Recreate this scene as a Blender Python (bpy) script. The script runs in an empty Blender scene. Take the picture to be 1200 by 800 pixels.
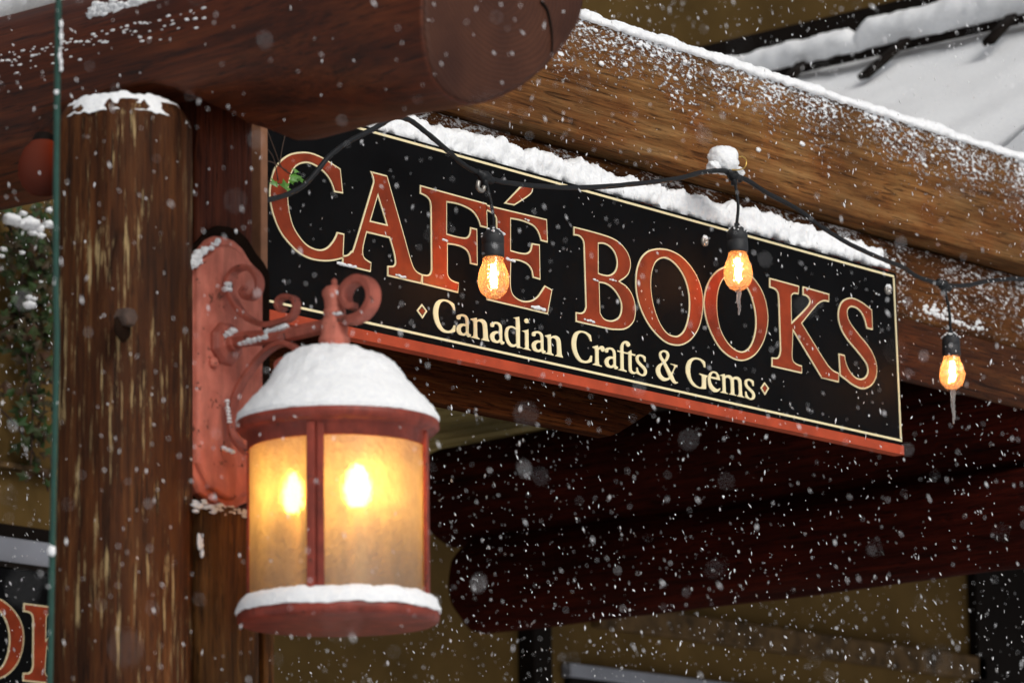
import bpy, math, random
from mathutils import Vector, noise, geometry
R = math.radians
random.seed(7)
S = bpy.context.scene
COL = S.collection

# ------------------------------------------------------------------ camera
FPX = 4593.0                       # focal length in pixels of a 1200 px wide frame
PIT, ROL, YAW = R(11.35), R(-.754), R(49.93)
right0 = Vector((math.cos(YAW), -math.sin(YAW), 0))
fwd = Vector((math.sin(YAW)*math.cos(PIT), math.cos(YAW)*math.cos(PIT), math.sin(PIT)))
up0 = right0.cross(fwd)
rt = right0*math.cos(ROL) + up0*math.sin(ROL)
up = -right0*math.sin(ROL) + up0*math.cos(ROL)
CAM = Vector((-4.01785, -3.84680, 1.6))
cd = bpy.data.cameras.new('camera'); cam = bpy.data.objects.new('camera', cd); COL.objects.link(cam)
from mathutils import Matrix
M = Matrix((rt, up, -fwd)).transposed().to_4x4(); M.translation = CAM
cam.matrix_world = M
cd.sensor_width = 36; cd.lens = 36*FPX/1200; cd.clip_end = 500; cd.clip_start = .05
cd.dof.use_dof = True; cd.dof.focus_distance = 6.15; cd.dof.aperture_fstop = 6.6
S.camera = cam

def ray(px, py): return rt*((px-600)/FPX) - up*((py-400)/FPX) + fwd
def onX(px, py, X): d = ray(px, py); return CAM + d*((X-CAM.x)/d.x)
def onY(px, py, Y): d = ray(px, py); return CAM + d*((Y-CAM.y)/d.y)
def onZ(px, py, Z): d = ray(px, py); return CAM + d*((Z-CAM.z)/d.z)
def atD(px, py, D): return CAM + ray(px, py)*D

# ------------------------------------------------------------------ light
SUN_EL, SUN_AZ = R(36), R(196)
w = bpy.data.worlds.new("World"); S.world = w; w.use_nodes = True
wn, wl = w.node_tree.nodes, w.node_tree.links
bg = wn['Background']
sky = wn.new('ShaderNodeTexSky'); sky.sky_type = 'NISHITA'; sky.sun_disc = False
sky.sun_elevation = SUN_EL; sky.sun_rotation = SUN_AZ; sky.dust_density = 3; sky.air_density = 1
hs = wn.new('ShaderNodeHueSaturation'); hs.inputs['Saturation'].default_value = .22
wl.new(sky.outputs[0], hs.inputs['Color']); wl.new(hs.outputs[0], bg.inputs['Color'])
bg.inputs['Strength'].default_value = .078
sl = bpy.data.lights.new('sun', 'SUN'); sl.energy = 1.35; sl.angle = R(25); sl.color = (1, .96, .9)
so = bpy.data.objects.new('sun', sl); COL.objects.link(so)
sd = Vector((math.sin(SUN_AZ)*math.cos(SUN_EL), math.cos(SUN_AZ)*math.cos(SUN_EL), math.sin(SUN_EL)))
so.rotation_euler = sd.to_track_quat('Z', 'Y').to_euler(); so.location = (0, 0, 20)
S.view_settings.view_transform = 'Standard'; S.view_settings.look = 'None'
S.view_settings.exposure = 0.2; S.view_settings.gamma = 1
S.cycles.use_denoising = True
S.cycles.max_bounces = 8; S.cycles.transparent_max_bounces = 16
S.cycles.sample_clamp_indirect = 6
S.cycles.caustics_reflective = False

# ------------------------------------------------------------------ materials
class NT:
    def __init__(s, name):
        s.m = bpy.data.materials.new(name); s.m.use_nodes = True
        s.n = s.m.node_tree.nodes; s.l = s.m.node_tree.links
        s.b = s.n['Principled BSDF']; s.out = s.n['Material Output']
    def add(s, t, **k):
        n = s.n.new(t)
        for a, v in k.items():
            if a.startswith('i_'): n.inputs[a[2:].replace('_', ' ')].default_value = v
            else: setattr(n, a, v)
        return n
    def link(s, a, b): s.l.new(a, b)
    def pos(s, scale=(1, 1, 1), obj=False, rot=(0, 0, 0)):
        g = s.add('ShaderNodeTexCoord').outputs['Object'] if obj else s.add('ShaderNodeNewGeometry').outputs['Position']
        m = s.add('ShaderNodeMapping'); m.inputs['Scale'].default_value = scale; m.inputs['Rotation'].default_value = rot
        s.link(g, m.inputs[0]); return m.outputs[0]
    def noise(s, vec, scale, detail=5, rough=.55, dist=0):
        n = s.add('ShaderNodeTexNoise'); n.inputs['Scale'].default_value = scale
        n.inputs['Detail'].default_value = detail; n.inputs['Roughness'].default_value = rough; n.inputs['Distortion'].default_value = dist
        s.link(vec, n.inputs['Vector']); return n.outputs['Fac']
    def ramp(s, fac, stops):
        r = s.add('ShaderNodeValToRGB'); e = r.color_ramp.elements
        while len(e) < len(stops): e.new(.5)
        for x, (p, c) in zip(e, stops):
            x.position = p; x.color = (*c, 1) if not isinstance(c, (int, float)) else (c, c, c, 1)
        s.link(fac, r.inputs[0]); return r.outputs[0]
    def mix(s, f, a, b, mode='MIX'):
        n = s.add('ShaderNodeMix', data_type='RGBA', blend_type=mode)
        for x, i in ((f, 0), (a, 6), (b, 7)):
            if hasattr(x, 'links'): s.link(x, n.inputs[i])
            else: n.inputs[i].default_value = x if i == 0 else (*x, 1)
        return n.outputs[2]
    def math(s, op, a, b=0):
        n = s.add('ShaderNodeMath', operation=op)
        for x, i in ((a, 0), (b, 1)):
            if hasattr(x, 'links'): s.link(x, n.inputs[i])
            else: n.inputs[i].default_value = x
        return n.outputs[0]
    def bump(s, h, strength=.5, dist=.002):
        b = s.add('ShaderNodeBump'); b.inputs['Strength'].default_value = strength; b.inputs['Distance'].default_value = dist
        s.link(h, b.inputs['Height']); s.link(b.outputs[0], s.b.inputs['Normal'])
    def col(s, c): s.link(c, s.b.inputs['Base Color'])

def paint(name, c, rough=.5, var=.25, scale=30, bump=.15, spec=.5, obj=False, c2=None, chips=None):
    t = NT(name); p = t.pos(obj=obj)
    n = t.noise(p, scale, 6)
    d = c2 or tuple(x*(1-var) for x in c)
    cc = t.ramp(n, [(.3, d), (.65, c)])
    if chips:
        f = t.math('ADD', t.noise(p, 70, 6, .7), t.math('MULTIPLY', t.noise(p, 11, 3), .35))
        cc = t.mix(t.ramp(f, [(chips, 0), (chips+.02, .9)]), cc, (.05, .022, .014))
        gr = t.noise(t.pos((3, 3, .6)), 22, 4, .6)
        cc = t.mix(t.ramp(gr, [(.40, .5), (.56, 0)]), cc, tuple(x*.45 for x in c))
    t.col(cc)
    t.b.inputs['Roughness'].default_value = rough; t.b.inputs['Specular IOR Level'].default_value = spec
    if bump: t.bump(t.noise(p, scale*6, 3), bump, .001)
    return t.m

def wood(name, dark, mid, light, axis='X', scale=1.0, rough=.6, streak=None, snow=None, blotch=.5, spec=.12, bump=.6, tint=None):
    t = NT(name); st = {'X': (1, 14, 14), 'Y': (14, 1, 14), 'Z': (14, 14, 1)}[axis]
    p = t.pos(tuple(a*scale for a in st))
    n1 = t.noise(p, 3.2, 8, .65, .35)
    c = t.ramp(n1, [(.28, dark), (.5, mid), (.72, light)])
    b = t.noise(t.pos(), 5*scale, 4)
    c = t.mix(t.math('MULTIPLY', t.ramp(b, [(.35, 1), (.65, 0)]), blotch), c, dark)
    n3 = t.noise(p, 14, 4, .7)
    c = t.mix(t.ramp(n3, [(.36, .8), (.46, 0)]), c, tuple(x*.45 for x in dark))
    h = t.math('ADD', n1, n3)
    fib = t.noise(t.pos({'X': (5, 160, 160), 'Y': (160, 5, 160), 'Z': (160, 160, 5)}[axis]), 1.6, 3, .6)
    c = t.mix(.55, c, t.mix(1.0, c, t.ramp(fib, [(.3, .35), (.7, 1.55)]), 'MULTIPLY'))
    ck = t.noise(t.pos({'X': (.35, 5, 5), 'Y': (5, .35, 5), 'Z': (5, 5, .35)}[axis]), 3.1, 3, .5, .2)
    cf = t.ramp(t.math('ABSOLUTE', t.math('SUBTRACT', ck, .5)), [(.004, 1), (.011, 0)])
    cm = t.ramp(t.noise(t.pos(), 6.5, 2), [(.56, 0), (.62, .55)]); cf = t.math('MULTIPLY', cf, cm)
    c = t.mix(cf, c, tuple(x*.2 for x in dark)); h = t.math('SUBTRACT', t.math('ADD', h, t.math('MULTIPLY', fib, .7)), t.math('MULTIPLY', cf, 2))
    if tint:
        c = t.mix(t.ramp(t.noise(t.pos(), 9, 4, .6), [(.42, 0), (.62, .75)]), c, t.mix(1.0, c, tint, 'MULTIPLY'))
    if streak:                      # worn patches where the stain has gone
        sc, th, colr, st_ = streak
        q = t.pos({'X': (.12, 2.2, 2.2), 'Y': (2.2, .12, 2.2), 'Z': (2.2, 2.2, .12)}[axis])
        a = t.noise(q, sc, 5, .75, .1); big = t.noise(t.pos(), 7, 3)
        f = t.math('ADD', a, t.math('MULTIPLY', t.math('SUBTRACT', big, .5), .42))
        f = t.ramp(f, [(th, 0), (th+.07, st_)])
        c = t.mix(f, c, colr)
    if snow:                        # driven snow sticking to the grain, thinning towards the lower edge
        z0, z1, lo, hi = snow
        sep = t.add('ShaderNodeSeparateXYZ'); t.link(t.add('ShaderNodeNewGeometry').outputs['Position'], sep.inputs[0])
        g = t.add('ShaderNodeMapRange'); t.link(sep.outputs[2], g.inputs[0])
        g.inputs[1].default_value = z0; g.inputs[2].default_value = z1; g.inputs[3].default_value = lo; g.inputs[4].default_value = hi
        q = t.pos((80, 80, 150), rot=(0, R(-28), 0)); s1 = t.noise(q, 1.0, 6, .72, .4); s2 = t.noise(t.pos(), 9, 3)
        f = t.math('ADD', s1, t.math('ADD', g.outputs[0], t.math('MULTIPLY', t.math('SUBTRACT', s2, .5), .35)))
        f = t.ramp(f, [(.63, 0), (.685, 1)])
        c = t.mix(f, c, (.82, .84, .87)); h = t.math('ADD', h, t.math('MULTIPLY', f, 2.5))
    t.col(c); t.bump(h, bump, .003)
    t.b.inputs['Roughness'].default_value = rough; t.b.inputs['Specular IOR Level'].default_value = spec
    return t.m

def snowmat(name='snow', fine=160, bump=.7):
    t = NT(name); p = t.pos()
    n = t.noise(p, fine, 6, .7)
    t.col(t.ramp(n, [(.3, (.78, .8, .84)), (.6, (.9, .91, .92))]))
    t.b.inputs['Roughness'].default_value = .75; t.b.inputs['Specular IOR Level'].default_value = .2
    t.b.inputs['Subsurface Weight'].default_value = .25; t.b.inputs['Subsurface Scale'].default_value = .01
    t.b.inputs['Subsurface Radius'].default_value = (1, 1, 1)
    t.bump(n, bump, .003); return t.m

M_snow = snowmat()
M_flake = paint('snowflake', (.9, .9, .92), .8, .05, bump=0)
M_panel = paint('black sign paint', (.0035, .0035, .004), .6, .5, 14, .05, .05)
M_cream = paint('cream lettering paint', (.88, .76, .46), .5, .1, 60, .05)
M_letter = paint('red lettering paint', (.29, .038, .009), .45, .55, 16, .2, .2)
M_board = paint('red sign board paint', (.44, .062, .022), .5, .35, 18, .25, .25)
M_beamA = wood('weathered golden timber', (.065, .024, .007), (.225, .105, .032), (.40, .235, .095), 'X', .9, .8, snow=(3.17, 3.37, -.09, .175), blotch=.65, bump=.8, tint=(.75, .52, .40))
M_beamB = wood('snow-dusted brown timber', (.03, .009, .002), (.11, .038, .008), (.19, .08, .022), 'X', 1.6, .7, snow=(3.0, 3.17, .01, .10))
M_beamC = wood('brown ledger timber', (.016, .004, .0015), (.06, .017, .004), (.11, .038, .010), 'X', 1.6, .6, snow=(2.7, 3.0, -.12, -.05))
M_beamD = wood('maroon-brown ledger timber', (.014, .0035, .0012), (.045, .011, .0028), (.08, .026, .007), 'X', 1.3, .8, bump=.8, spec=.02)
M_red_log = wood('dark red stained log', (.010, .0017, .001), (.036, .0042, .0022), (.062, .008, .0035), 'Y', 1.2, .8, spec=.05)
M_log = wood('red-brown varnished log', (.018, .0038, .0011), (.085, .0165, .0036), (.135, .033, .008), 'Y', .8, .5, blotch=.5, bump=.3, spec=.25)
def endgrain():
    t = NT('brown cut log end'); q = t.pos((1, .2, 1))
    vm = t.add('ShaderNodeVectorMath', operation='DISTANCE'); t.link(t.add('ShaderNodeNewGeometry').outputs['Position'], vm.inputs[0]); vm.inputs[1].default_value = (-.37, -.76, 3.03)
    d = t.math('ADD', vm.outputs['Value'], t.math('MULTIPLY', t.noise(q, 9, 4), .03))
    w_ = t.math('SINE', t.math('MULTIPLY', d, 900)); n = t.noise(q, 12, 5)
    c = t.ramp(n, [(.3, (.036, .011, .006)), (.7, (.080, .028, .014))])
    c = t.mix(t.math('MULTIPLY', t.math('ADD', w_, 1), .16), c, (.02, .007, .004))
    t.col(c); t.bump(t.math('ADD', t.math('MULTIPLY', w_, .3), t.noise(q, 90, 4)), .35, .002)
    t.b.inputs['Roughness'].default_value = .6; t.b.inputs['Specular IOR Level'].default_value = .2; return t.m
M_logend = endgrain()
M_post = wood('weathered brown post wood', (.016, .005, .0015), (.07, .021, .005), (.13, .048, .014), 'Z', 1.2, .6, streak=(66, .575, (.40, .29, .14), .75))
M_post2 = wood('red-brown post board', (.025, .006, .002), (.085, .018, .007), (.13, .032, .013), 'Z', .8, .55)
M_post3 = wood('golden brown post stub', (.025, .009, .002), (.11, .045, .012), (.2, .1, .03), 'Z', 1.6, .65, streak=(20, .62, (.35, .22, .08), .6))
M_pad_shadow = paint('near-black pad and bolt shadow', (.014, .007, .004), .85, .5, 40, .5, .05)  # near-black for the plate's cavity pad and the bolt's painted shadow
M_iron = paint('faded red iron paint', (.64, .20, .14), .65, .4, 26, .5, .25, c2=(.42, .11, .075), chips=.80)
M_iron_shade = paint('shaded red scroll paint', (.46, .12, .08), .5, .4, 30, .5, .4, c2=(.26, .06, .04), chips=.80)  # plate's red darkened so scrolls and arm carry shading in their colour
M_irond = paint('dark red iron paint', (.28, .045, .026), .5, .4, 34, .5, .35, c2=(.14, .024, .016), chips=.80)
M_stucco = paint('olive ochre stucco', (.15, .09, .028), .9, .35, 6, .5, .1)
M_trim = paint('brown window trim', (.14, .08, .03), .7, .75, 24, .3, .2)
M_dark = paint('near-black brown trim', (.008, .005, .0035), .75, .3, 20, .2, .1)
M_white = paint('grey-white sill paint', (.27, .28, .32), .5, .2, 12, .1)
M_soffit = paint('olive soffit boards', (.34, .26, .10), .6, .4, 10, .2, .3)
M_rubber = paint('black rubber cord', (.008, .009, .011), .5, .3, 80, .2, .3)
M_socket = paint('frosted black socket', (.02, .022, .025), .6, .3, 90, .4, .4, c2=(.012, .012, .014))
M_green = paint('dark green cable', (.012, .06, .045), .5, .3, 60, .1, .4)
M_steel = paint('dull steel', (.35, .33, .3), .35, .4, 120, .2)
M_steel.node_tree.nodes['Principled BSDF'].inputs['Metallic'].default_value = .7
M_brass = paint('brass hook', (.6, .38, .1), .3, .2, 60, 0)
M_brass.node_tree.nodes['Principled BSDF'].inputs['Metallic'].default_value = .8
M_stem = paint('ivy stem bark', (.05, .025, .014), .8, .4, 80, .3)
M_leaf = paint('ivy leaf green', (.018, .055, .008), .6, .6, 25, .1, .3, c2=(.03, .026, .007))
M_leaf2 = paint('young leaf green', (.09, .26, .03), .45, .4, 60, .1, .5)

def emis(name, c, s):
    t = NT(name); e = t.add('ShaderNodeEmission'); e.inputs[0].default_value = (*c, 1); e.inputs[1].default_value = s
    t.link(e.outputs[0], t.out.inputs[0]); return t.m
M_lampbulb = emis('lantern bulb glow', (1, .50, .10), 52)
M_fil = emis('glowing filament', (1, .46, .16), 80)

def glass_lantern():
    t = NT('seedy frosted lantern glass'); p = t.pos((1, 1, .35))
    n = t.noise(p, 55, 5, .6); n2 = t.noise(t.pos(), 150, 2)
    blot = t.noise(t.pos((1, 1, .5)), 14, 5, .6)
    sp = t.ramp(t.noise(t.pos((1, 1, .55)), 95, 4, .7), [(.35, .68), (.6, 1)]); cc = t.mix(1.0, sp, t.ramp(blot, [(.3, (.40, .33, .22)), (.7, (.74, .66, .48))]), 'MULTIPLY')
    b = t.add('ShaderNodeBump'); b.inputs['Strength'].default_value = .8; b.inputs['Distance'].default_value = .004
    t.link(t.math('ADD', n, n2), b.inputs['Height'])
    tr = t.add('ShaderNodeBsdfTranslucent'); t.link(cc, tr.inputs[0]); t.link(b.outputs[0], tr.inputs['Normal'])
    df = t.add('ShaderNodeBsdfDiffuse'); df.inputs[0].default_value = (.40, .34, .27, 1); t.link(b.outputs[0], df.inputs['Normal'])
    rf = t.add('ShaderNodeBsdfRefraction'); rf.inputs['IOR'].default_value = 1.2; rf.inputs['Roughness'].default_value = .5
    rf.inputs[0].default_value = (1, .8, .5, 1); t.link(b.outputs[0], rf.inputs['Normal'])
    gl = t.add('ShaderNodeBsdfGlossy'); gl.inputs['Roughness'].default_value = .25
    def mx(f, x, y):
        m = t.add('ShaderNodeMixShader'); m.inputs[0].default_value = f; t.link(x.outputs[0], m.inputs[1]); t.link(y.outputs[0], m.inputs[2]); return m
    o = mx(.3, mx(.42, tr, df), rf); o = mx(.05, o, gl)
    t.link(o.outputs[0], t.out.inputs[0]); return t.m
def glass_bulb():
    t = NT('wet amber bulb glass'); p = t.pos()
    vz = t.add('ShaderNodeTexVoronoi'); vz.inputs['Scale'].default_value = 190; t.link(p, vz.inputs['Vector'])
    drop = t.ramp(vz.outputs['Distance'], [(.1, 1), (.5, 0)])
    b = t.add('ShaderNodeBump'); b.inputs['Strength'].default_value = 1; b.inputs['Distance'].default_value = .003
    t.link(drop, b.inputs['Height'])
    rf = t.add('ShaderNodeBsdfRefraction'); rf.inputs['IOR'].default_value = 1.18; rf.inputs['Roughness'].default_value = .12
    rf.inputs[0].default_value = (1, .82, .68, 1); t.link(b.outputs[0], rf.inputs['Normal'])
    tr = t.add('ShaderNodeBsdfTranslucent'); tr.inputs[0].default_value = (1, .62, .35, 1); t.link(b.outputs[0], tr.inputs['Normal'])
    gl = t.add('ShaderNodeBsdfGlossy'); gl.inputs['Roughness'].default_value = .08; t.link(b.outputs[0], gl.inputs['Normal'])
    m = t.add('ShaderNodeMixShader'); m.inputs[0].default_value = .22; t.link(rf.outputs[0], m.inputs[1]); t.link(tr.outputs[0], m.inputs[2])
    k = t.add('ShaderNodeMixShader'); k.inputs[0].default_value = .1; t.link(m.outputs[0], k.inputs[1]); t.link(gl.outputs[0], k.inputs[2])
    t.link(k.outputs[0], t.out.inputs[0]); return t.m
def ice():
    t = NT('clear ice'); n = t.noise(t.pos(), 220, 3)
    t.b.inputs['Base Color'].default_value = (1, .95, .92, 1); t.b.inputs['Transmission Weight'].default_value = .85
    t.b.inputs['IOR'].default_value = 1.31; t.b.inputs['Roughness'].default_value = .15; t.bump(n, .8, .002); return t.m
M_glass, M_bglass, M_ice = glass_lantern(), glass_bulb(), ice()

# ------------------------------------------------------------------ object helpers
def meta(o, label=None, cat=None, group=None, kind=None):
    for k, v in (('label', label), ('category', cat), ('group', group), ('kind', kind)):
        if v: o[k] = v
    return o
def thing(name, loc, label, cat, group=None):
    o = bpy.data.objects.new(name, None); o.location = loc; o.empty_display_size = .05; COL.objects.link(o)
    return meta(o, label, cat, group)
def wloc(o):
    v = Vector((0, 0, 0))
    while o: v = v + o.location; o = o.parent
    return v
def obj(name, geo, mat, parent=None, smooth=True, bevel=0):
    """geo = (verts, faces) in world coordinates, linked as one mesh object"""
    V, F = geo
    base = wloc(parent) if parent else Vector((0, 0, 0))
    org = Vector((0, 0, 0)) if parent else sum((Vector(v) for v in V), Vector((0, 0, 0)))/len(V)
    me = bpy.data.meshes.new(name); me.from_pydata([tuple(Vector(v)-base-org) for v in V], [], F); me.update()
    for p in me.polygons: p.use_smooth = smooth
    me.materials.append(mat)
    o = bpy.data.objects.new(name, me); COL.objects.link(o); o.location = org
    if parent: o.parent = parent
    if bevel:
        b = o.modifiers.new('bevel', 'BEVEL'); b.width = bevel; b.segments = 2; b.limit_method = 'ANGLE'
    return o
def join(*gs):
    V, F = [], []
    for v, f in gs:
        k = len(V); V += list(v); F += [tuple(i+k for i in q) for q in f]
    return V, F
def box(x0, x1, y0, y1, z0, z1):
    V = [(x, y, z) for x in (x0, x1) for y in (y0, y1) for z in (z0, z1)]
    return V, [(0, 1, 3, 2), (4, 6, 7, 5), (0, 4, 5, 1), (2, 3, 7, 6), (0, 2, 6, 4), (1, 5, 7, 3)]
def loft(rings, cap=True):
    V, F = [], []; n = len(rings[0])
    for r in rings: V += [tuple(p) for p in r]
    for i in range(len(rings)-1):
        for j in range(n):
            a, b = i*n+j, i*n+(j+1) % n; F.append((a, b, b+n, a+n))
    if cap: F.append(tuple(range(n))[::-1]); F.append(tuple(range((len(rings)-1)*n, len(rings)*n)))
    return V, F
def timber(x0, x1, y0, y1, z0, z1, step=.03, amp=.003, r=.012, seed=0):
    """squared timber along X with rounded, slightly uneven arrises"""
    rings = []; n = max(2, int((x1-x0)/step))
    prof = []
    for cx, cz, a0 in ((y1-r, z1-r, 0), (y0+r, z1-r, 90), (y0+r, z0+r, 180), (y1-r, z0+r, 270)):
        for k in range(4):
            a = R(a0+k*30); prof.append((cx+r*math.cos(a), cz+r*math.sin(a)))
    dense = []
    for i, p in enumerate(prof):
        q = prof[(i+1) % len(prof)]; d = math.dist(p, q); m = max(1, int(d/.03))
        for k in range(m): dense.append((p[0]+(q[0]-p[0])*k/m, p[1]+(q[1]-p[1])*k/m))
    cy, cz = (y0+y1)/2, (z0+z1)/2
    for i in range(n+1):
        x = x0+(x1-x0)*i/n; rg = []
        for y, z in dense:
            f = noise.noise(Vector((x*2+seed, y*9, z*9)))*amp + noise.noise(Vector((x*14+seed, y*30, z*30)))*amp*.5
            v = Vector((0, y-cy, z-cz)).normalized(); rg.append((x, y+v.y*f, z+v.z*f))
        rings.append(rg)
    return loft(rings)
def roundlog(a, b, ra, rb, n=32, step=.04, amp=.006, seed=0, dome=.02):
    a, b = Vector(a), Vector(b); d = (b-a); L = d.length; d.normalize()
    u = d.cross(Vector((0, 0, 1))) if abs(d.z) < .9 else Vector((1, 0, 0)); u.normalize(); v = d.cross(u)
    m = max(3, int(L/step)); rings = []
    ts = [(-dome, .35), (-dome*.7, .75), (-dome*.3, .93)] + [(L*i/m, 1) for i in range(m+1)] + [(L+dome*.3, .93), (L+dome*.7, .75), (L+dome, .35)]
    for t, s in ts:
        r = ra+(rb-ra)*min(1, max(0, t/L)); rg = []
        for j in range(n):
            an = 2*math.pi*j/n; w_ = u*math.cos(an)+v*math.sin(an)
            f = noise.noise(Vector((t*1.5+seed, w_.x*2, w_.z*2+w_.y)))*amp + noise.noise(Vector((t*6+seed, w_.x*6, w_.z*6+w_.y*6)))*amp*.3
            rg.append(a+d*t+w_*(r*s+f))
        rings.append(rg)
    return loft(rings)
def crom(P, n=6, closed=False):
    P = [Vector(p) for p in P]; out = []
    m = len(P)
    for i in range(m if closed else m-1):
        if closed: a, b, c, d = P[i-1], P[i], P[(i+1) % m], P[(i+2) % m]
        else: a, b, c, d = P[max(i-1, 0)], P[i], P[i+1], P[min(i+2, m-1)]
        for k in range(n):
            t = k/n
            out.append(.5*((2*b)+(c-a)*t+(2*a-5*b+4*c-d)*t*t+(3*b-a-3*c+d)*t**3))
    if not closed: out.append(P[-1])
    return out
def tube(P, r, n=10, cap=True, rf=None, jit=0):
    rings = []; N = None
    for i, p in enumerate(P):
        t = (P[min(i+1, len(P)-1)]-P[max(i-1, 0)]).normalized()
        if N is None: N = t.orthogonal().normalized()
        N = (N-t*N.dot(t)).normalized(); B = t.cross(N)
        rr = (rf(i/(len(P)-1)) if rf else r)
        rings.append([p+(N*math.cos(2*math.pi*j/n)+B*math.sin(2*math.pi*j/n))*(rr*(1+jit*noise.noise(p*400+Vector((j, 0, 0))))) for j in range(n)])
    return loft(rings, cap)
def ribbon(P, wid, th, axis=Vector((1, 0, 0)), taper=None):
    """flat iron strap: wide along axis, following the path P"""
    rings = []
    for i, p in enumerate(P):
        t = (P[min(i+1, len(P)-1)]-P[max(i-1, 0)]).normalized(); nrm = t.cross(axis).normalized()
        s = taper(i/(len(P)-1)) if taper else 1; rg = []
        for a, b in ((.5, .3), (.42, .5), (-.42, .5), (-.5, .3), (-.5, -.3), (-.42, -.5), (.42, -.5), (.5, -.3)):
            rg.append(p+axis*(a*wid*s)+nrm*(b*th*s))
        rings.append(rg)
    return loft(rings)
def lathe(prof, cx, cy, n=48, nf=None, a0=0, a1=2*math.pi):
    """prof = [(radius, z)] from top to bottom"""
    full = abs(a1-a0-2*math.pi) < 1e-6; V, F = [], []; m = n if full else n+1
    for r, z in prof:
        for j in range(m):
            a = a0+(a1-a0)*j/n; rr, zz = r, z
            if nf: rr, zz = nf(r, z, a)
            V.append((cx+rr*math.cos(a), cy+rr*math.sin(a), zz))
    for i in range(len(prof)-1):
        for j in range(n):
            a, b = i*m+j, i*m+(j+1) % m; F.append((a, a+m, b+m, b))
    return V, F
def blob(c, r, sx=1, sy=1, sz=1, seed=0, n=10, amp=.3, fine=0):
    V, F = [], []; m = n*2; c = Vector(c)
    for i in range(n+1):
        th = math.pi*i/n
        for j in range(m):
            ph = 2*math.pi*j/m
            d = Vector((math.sin(th)*math.cos(ph), math.sin(th)*math.sin(ph), math.cos(th)))
            f = 1+amp*noise.noise(d*1.6+Vector((seed, 0, seed*.3)))+amp*.5*noise.noise(d*4+Vector((seed, 5, 0)))+fine*noise.noise(d*13+Vector((seed, 5, 9)))
            V.append(tuple(c+Vector((d.x*sx, d.y*sy, d.z*sz))*r*f))
    for i in range(n):
        for j in range(m):
            a, b = i*m+j, i*m+(j+1) % m; F.append((a, a+m, b+m, b))
    return V, F
def prism_y(polys, yf, yb, side=True):
    """polys=[outer, holes...] of (x,z); front face at yf (towards -Y), back at yb"""
    loops = [[Vector((x, z, 0)) for x, z in p] for p in polys]
    tris = geometry.tessellate_polygon(loops); flat = [v for l in loops for v in l]
    V = [(v.x, yf, v.y) for v in flat]; F = [tuple(t) for t in tris]; k = len(V)
    if side:
        V += [(v.x, yb, v.y) for v in flat]; o = 0
        for l in loops:
            for j in range(len(l)):
                a, b = o+j, o+(j+1) % len(l); F.append((a, b, b+k, a+k))
            o += len(l)
    return V, F
def area2(p): return sum(p[i-1][0]*p[i][1]-p[i][0]*p[i-1][1] for i in range(len(p)))/2
def inset(polys, d):
    """move every outline into the letter by d"""
    out = []
    for k, p in enumerate(polys):
        p = list(p)
        if (area2(p) > 0) != (k == 0): p.reverse()
        q = [p[0]]
        for v in p[1:]:
            if math.dist(v, q[-1]) > d*.25: q.append(v)
        if math.dist(q[0], q[-1]) < d*.25: q.pop()
        r = []; m = len(q)
        for i in range(m):
            a, b, c = Vector(q[i-1]), Vector(q[i]), Vector(q[(i+1) % m])
            e, f = (b-a).normalized(), (c-b).normalized(); n1, n2 = Vector((-e.y, e.x)), Vector((-f.y, f.x))
            s = n1+n2
            if s.length < .3: r.append(tuple(b+n1*d)); continue
            s.normalize(); r.append(tuple(b+s*(d/max(.45, s.dot(n1)))))
        out.append(r)
    return out

# ------------------------------------------------------------------ ground (never in frame; its snow throws the soft light back up)
g = obj('ground', ([(-150, -150, 0), (150, -150, 0), (150, 150, 0), (-150, 150, 0)], [(0, 1, 2, 3)]), M_snow); meta(g, kind='structure')

# ------------------------------------------------------------------ snow builders
def snow_strip(x0, x1, yf, yb, z0, hf, step=.003, m=26, rough=.0022, seed=0, axis='X', lip=0):
    """snow lying along a ledge; hf(t) = height; the front lip droops a little over the edge"""
    n = int((x1-x0)/step); rings = []
    for i in range(n+1):
        x = x0+(x1-x0)*i/n; h = hf(x); e = min(1, min(i, n-i)*step/.02+.02); h *= math.sqrt(e); rg = []
        lp = lip*(1+.9*noise.noise(Vector((x*16+seed, 3, 0)))+.8*noise.noise(Vector((x*55+seed, 8, 0))))
        cy, ry = (yf+yb)/2, (yb-yf)/2
        for j in range(m+1):
            a = math.pi*j/m; c, s_ = math.cos(a), max(0.0, math.sin(a))
            y = cy-ry*math.copysign(abs(c)**.6, c); z = z0+h*(s_**.62)
            if j < m*.25: z -= lp*(1-j/(m*.25))
            p = Vector((x, y, z)); nv = Vector((0, -c, s_+.15)).normalized()
            f = noise.noise(p*38+Vector((seed, 0, 0)))*rough*2.2+noise.noise(p*120)*rough+noise.noise(p*290)*rough*.7
            p = p+nv*f*min(1, e*2)
            rg.append(p if axis == 'X' else Vector((p.y, p.x, p.z)))
        rg.append(Vector((x, yb, z0-.001)) if axis == 'X' else Vector((yb, x, z0-.001)))
        rings.append(rg)
    return loft(rings)

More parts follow.
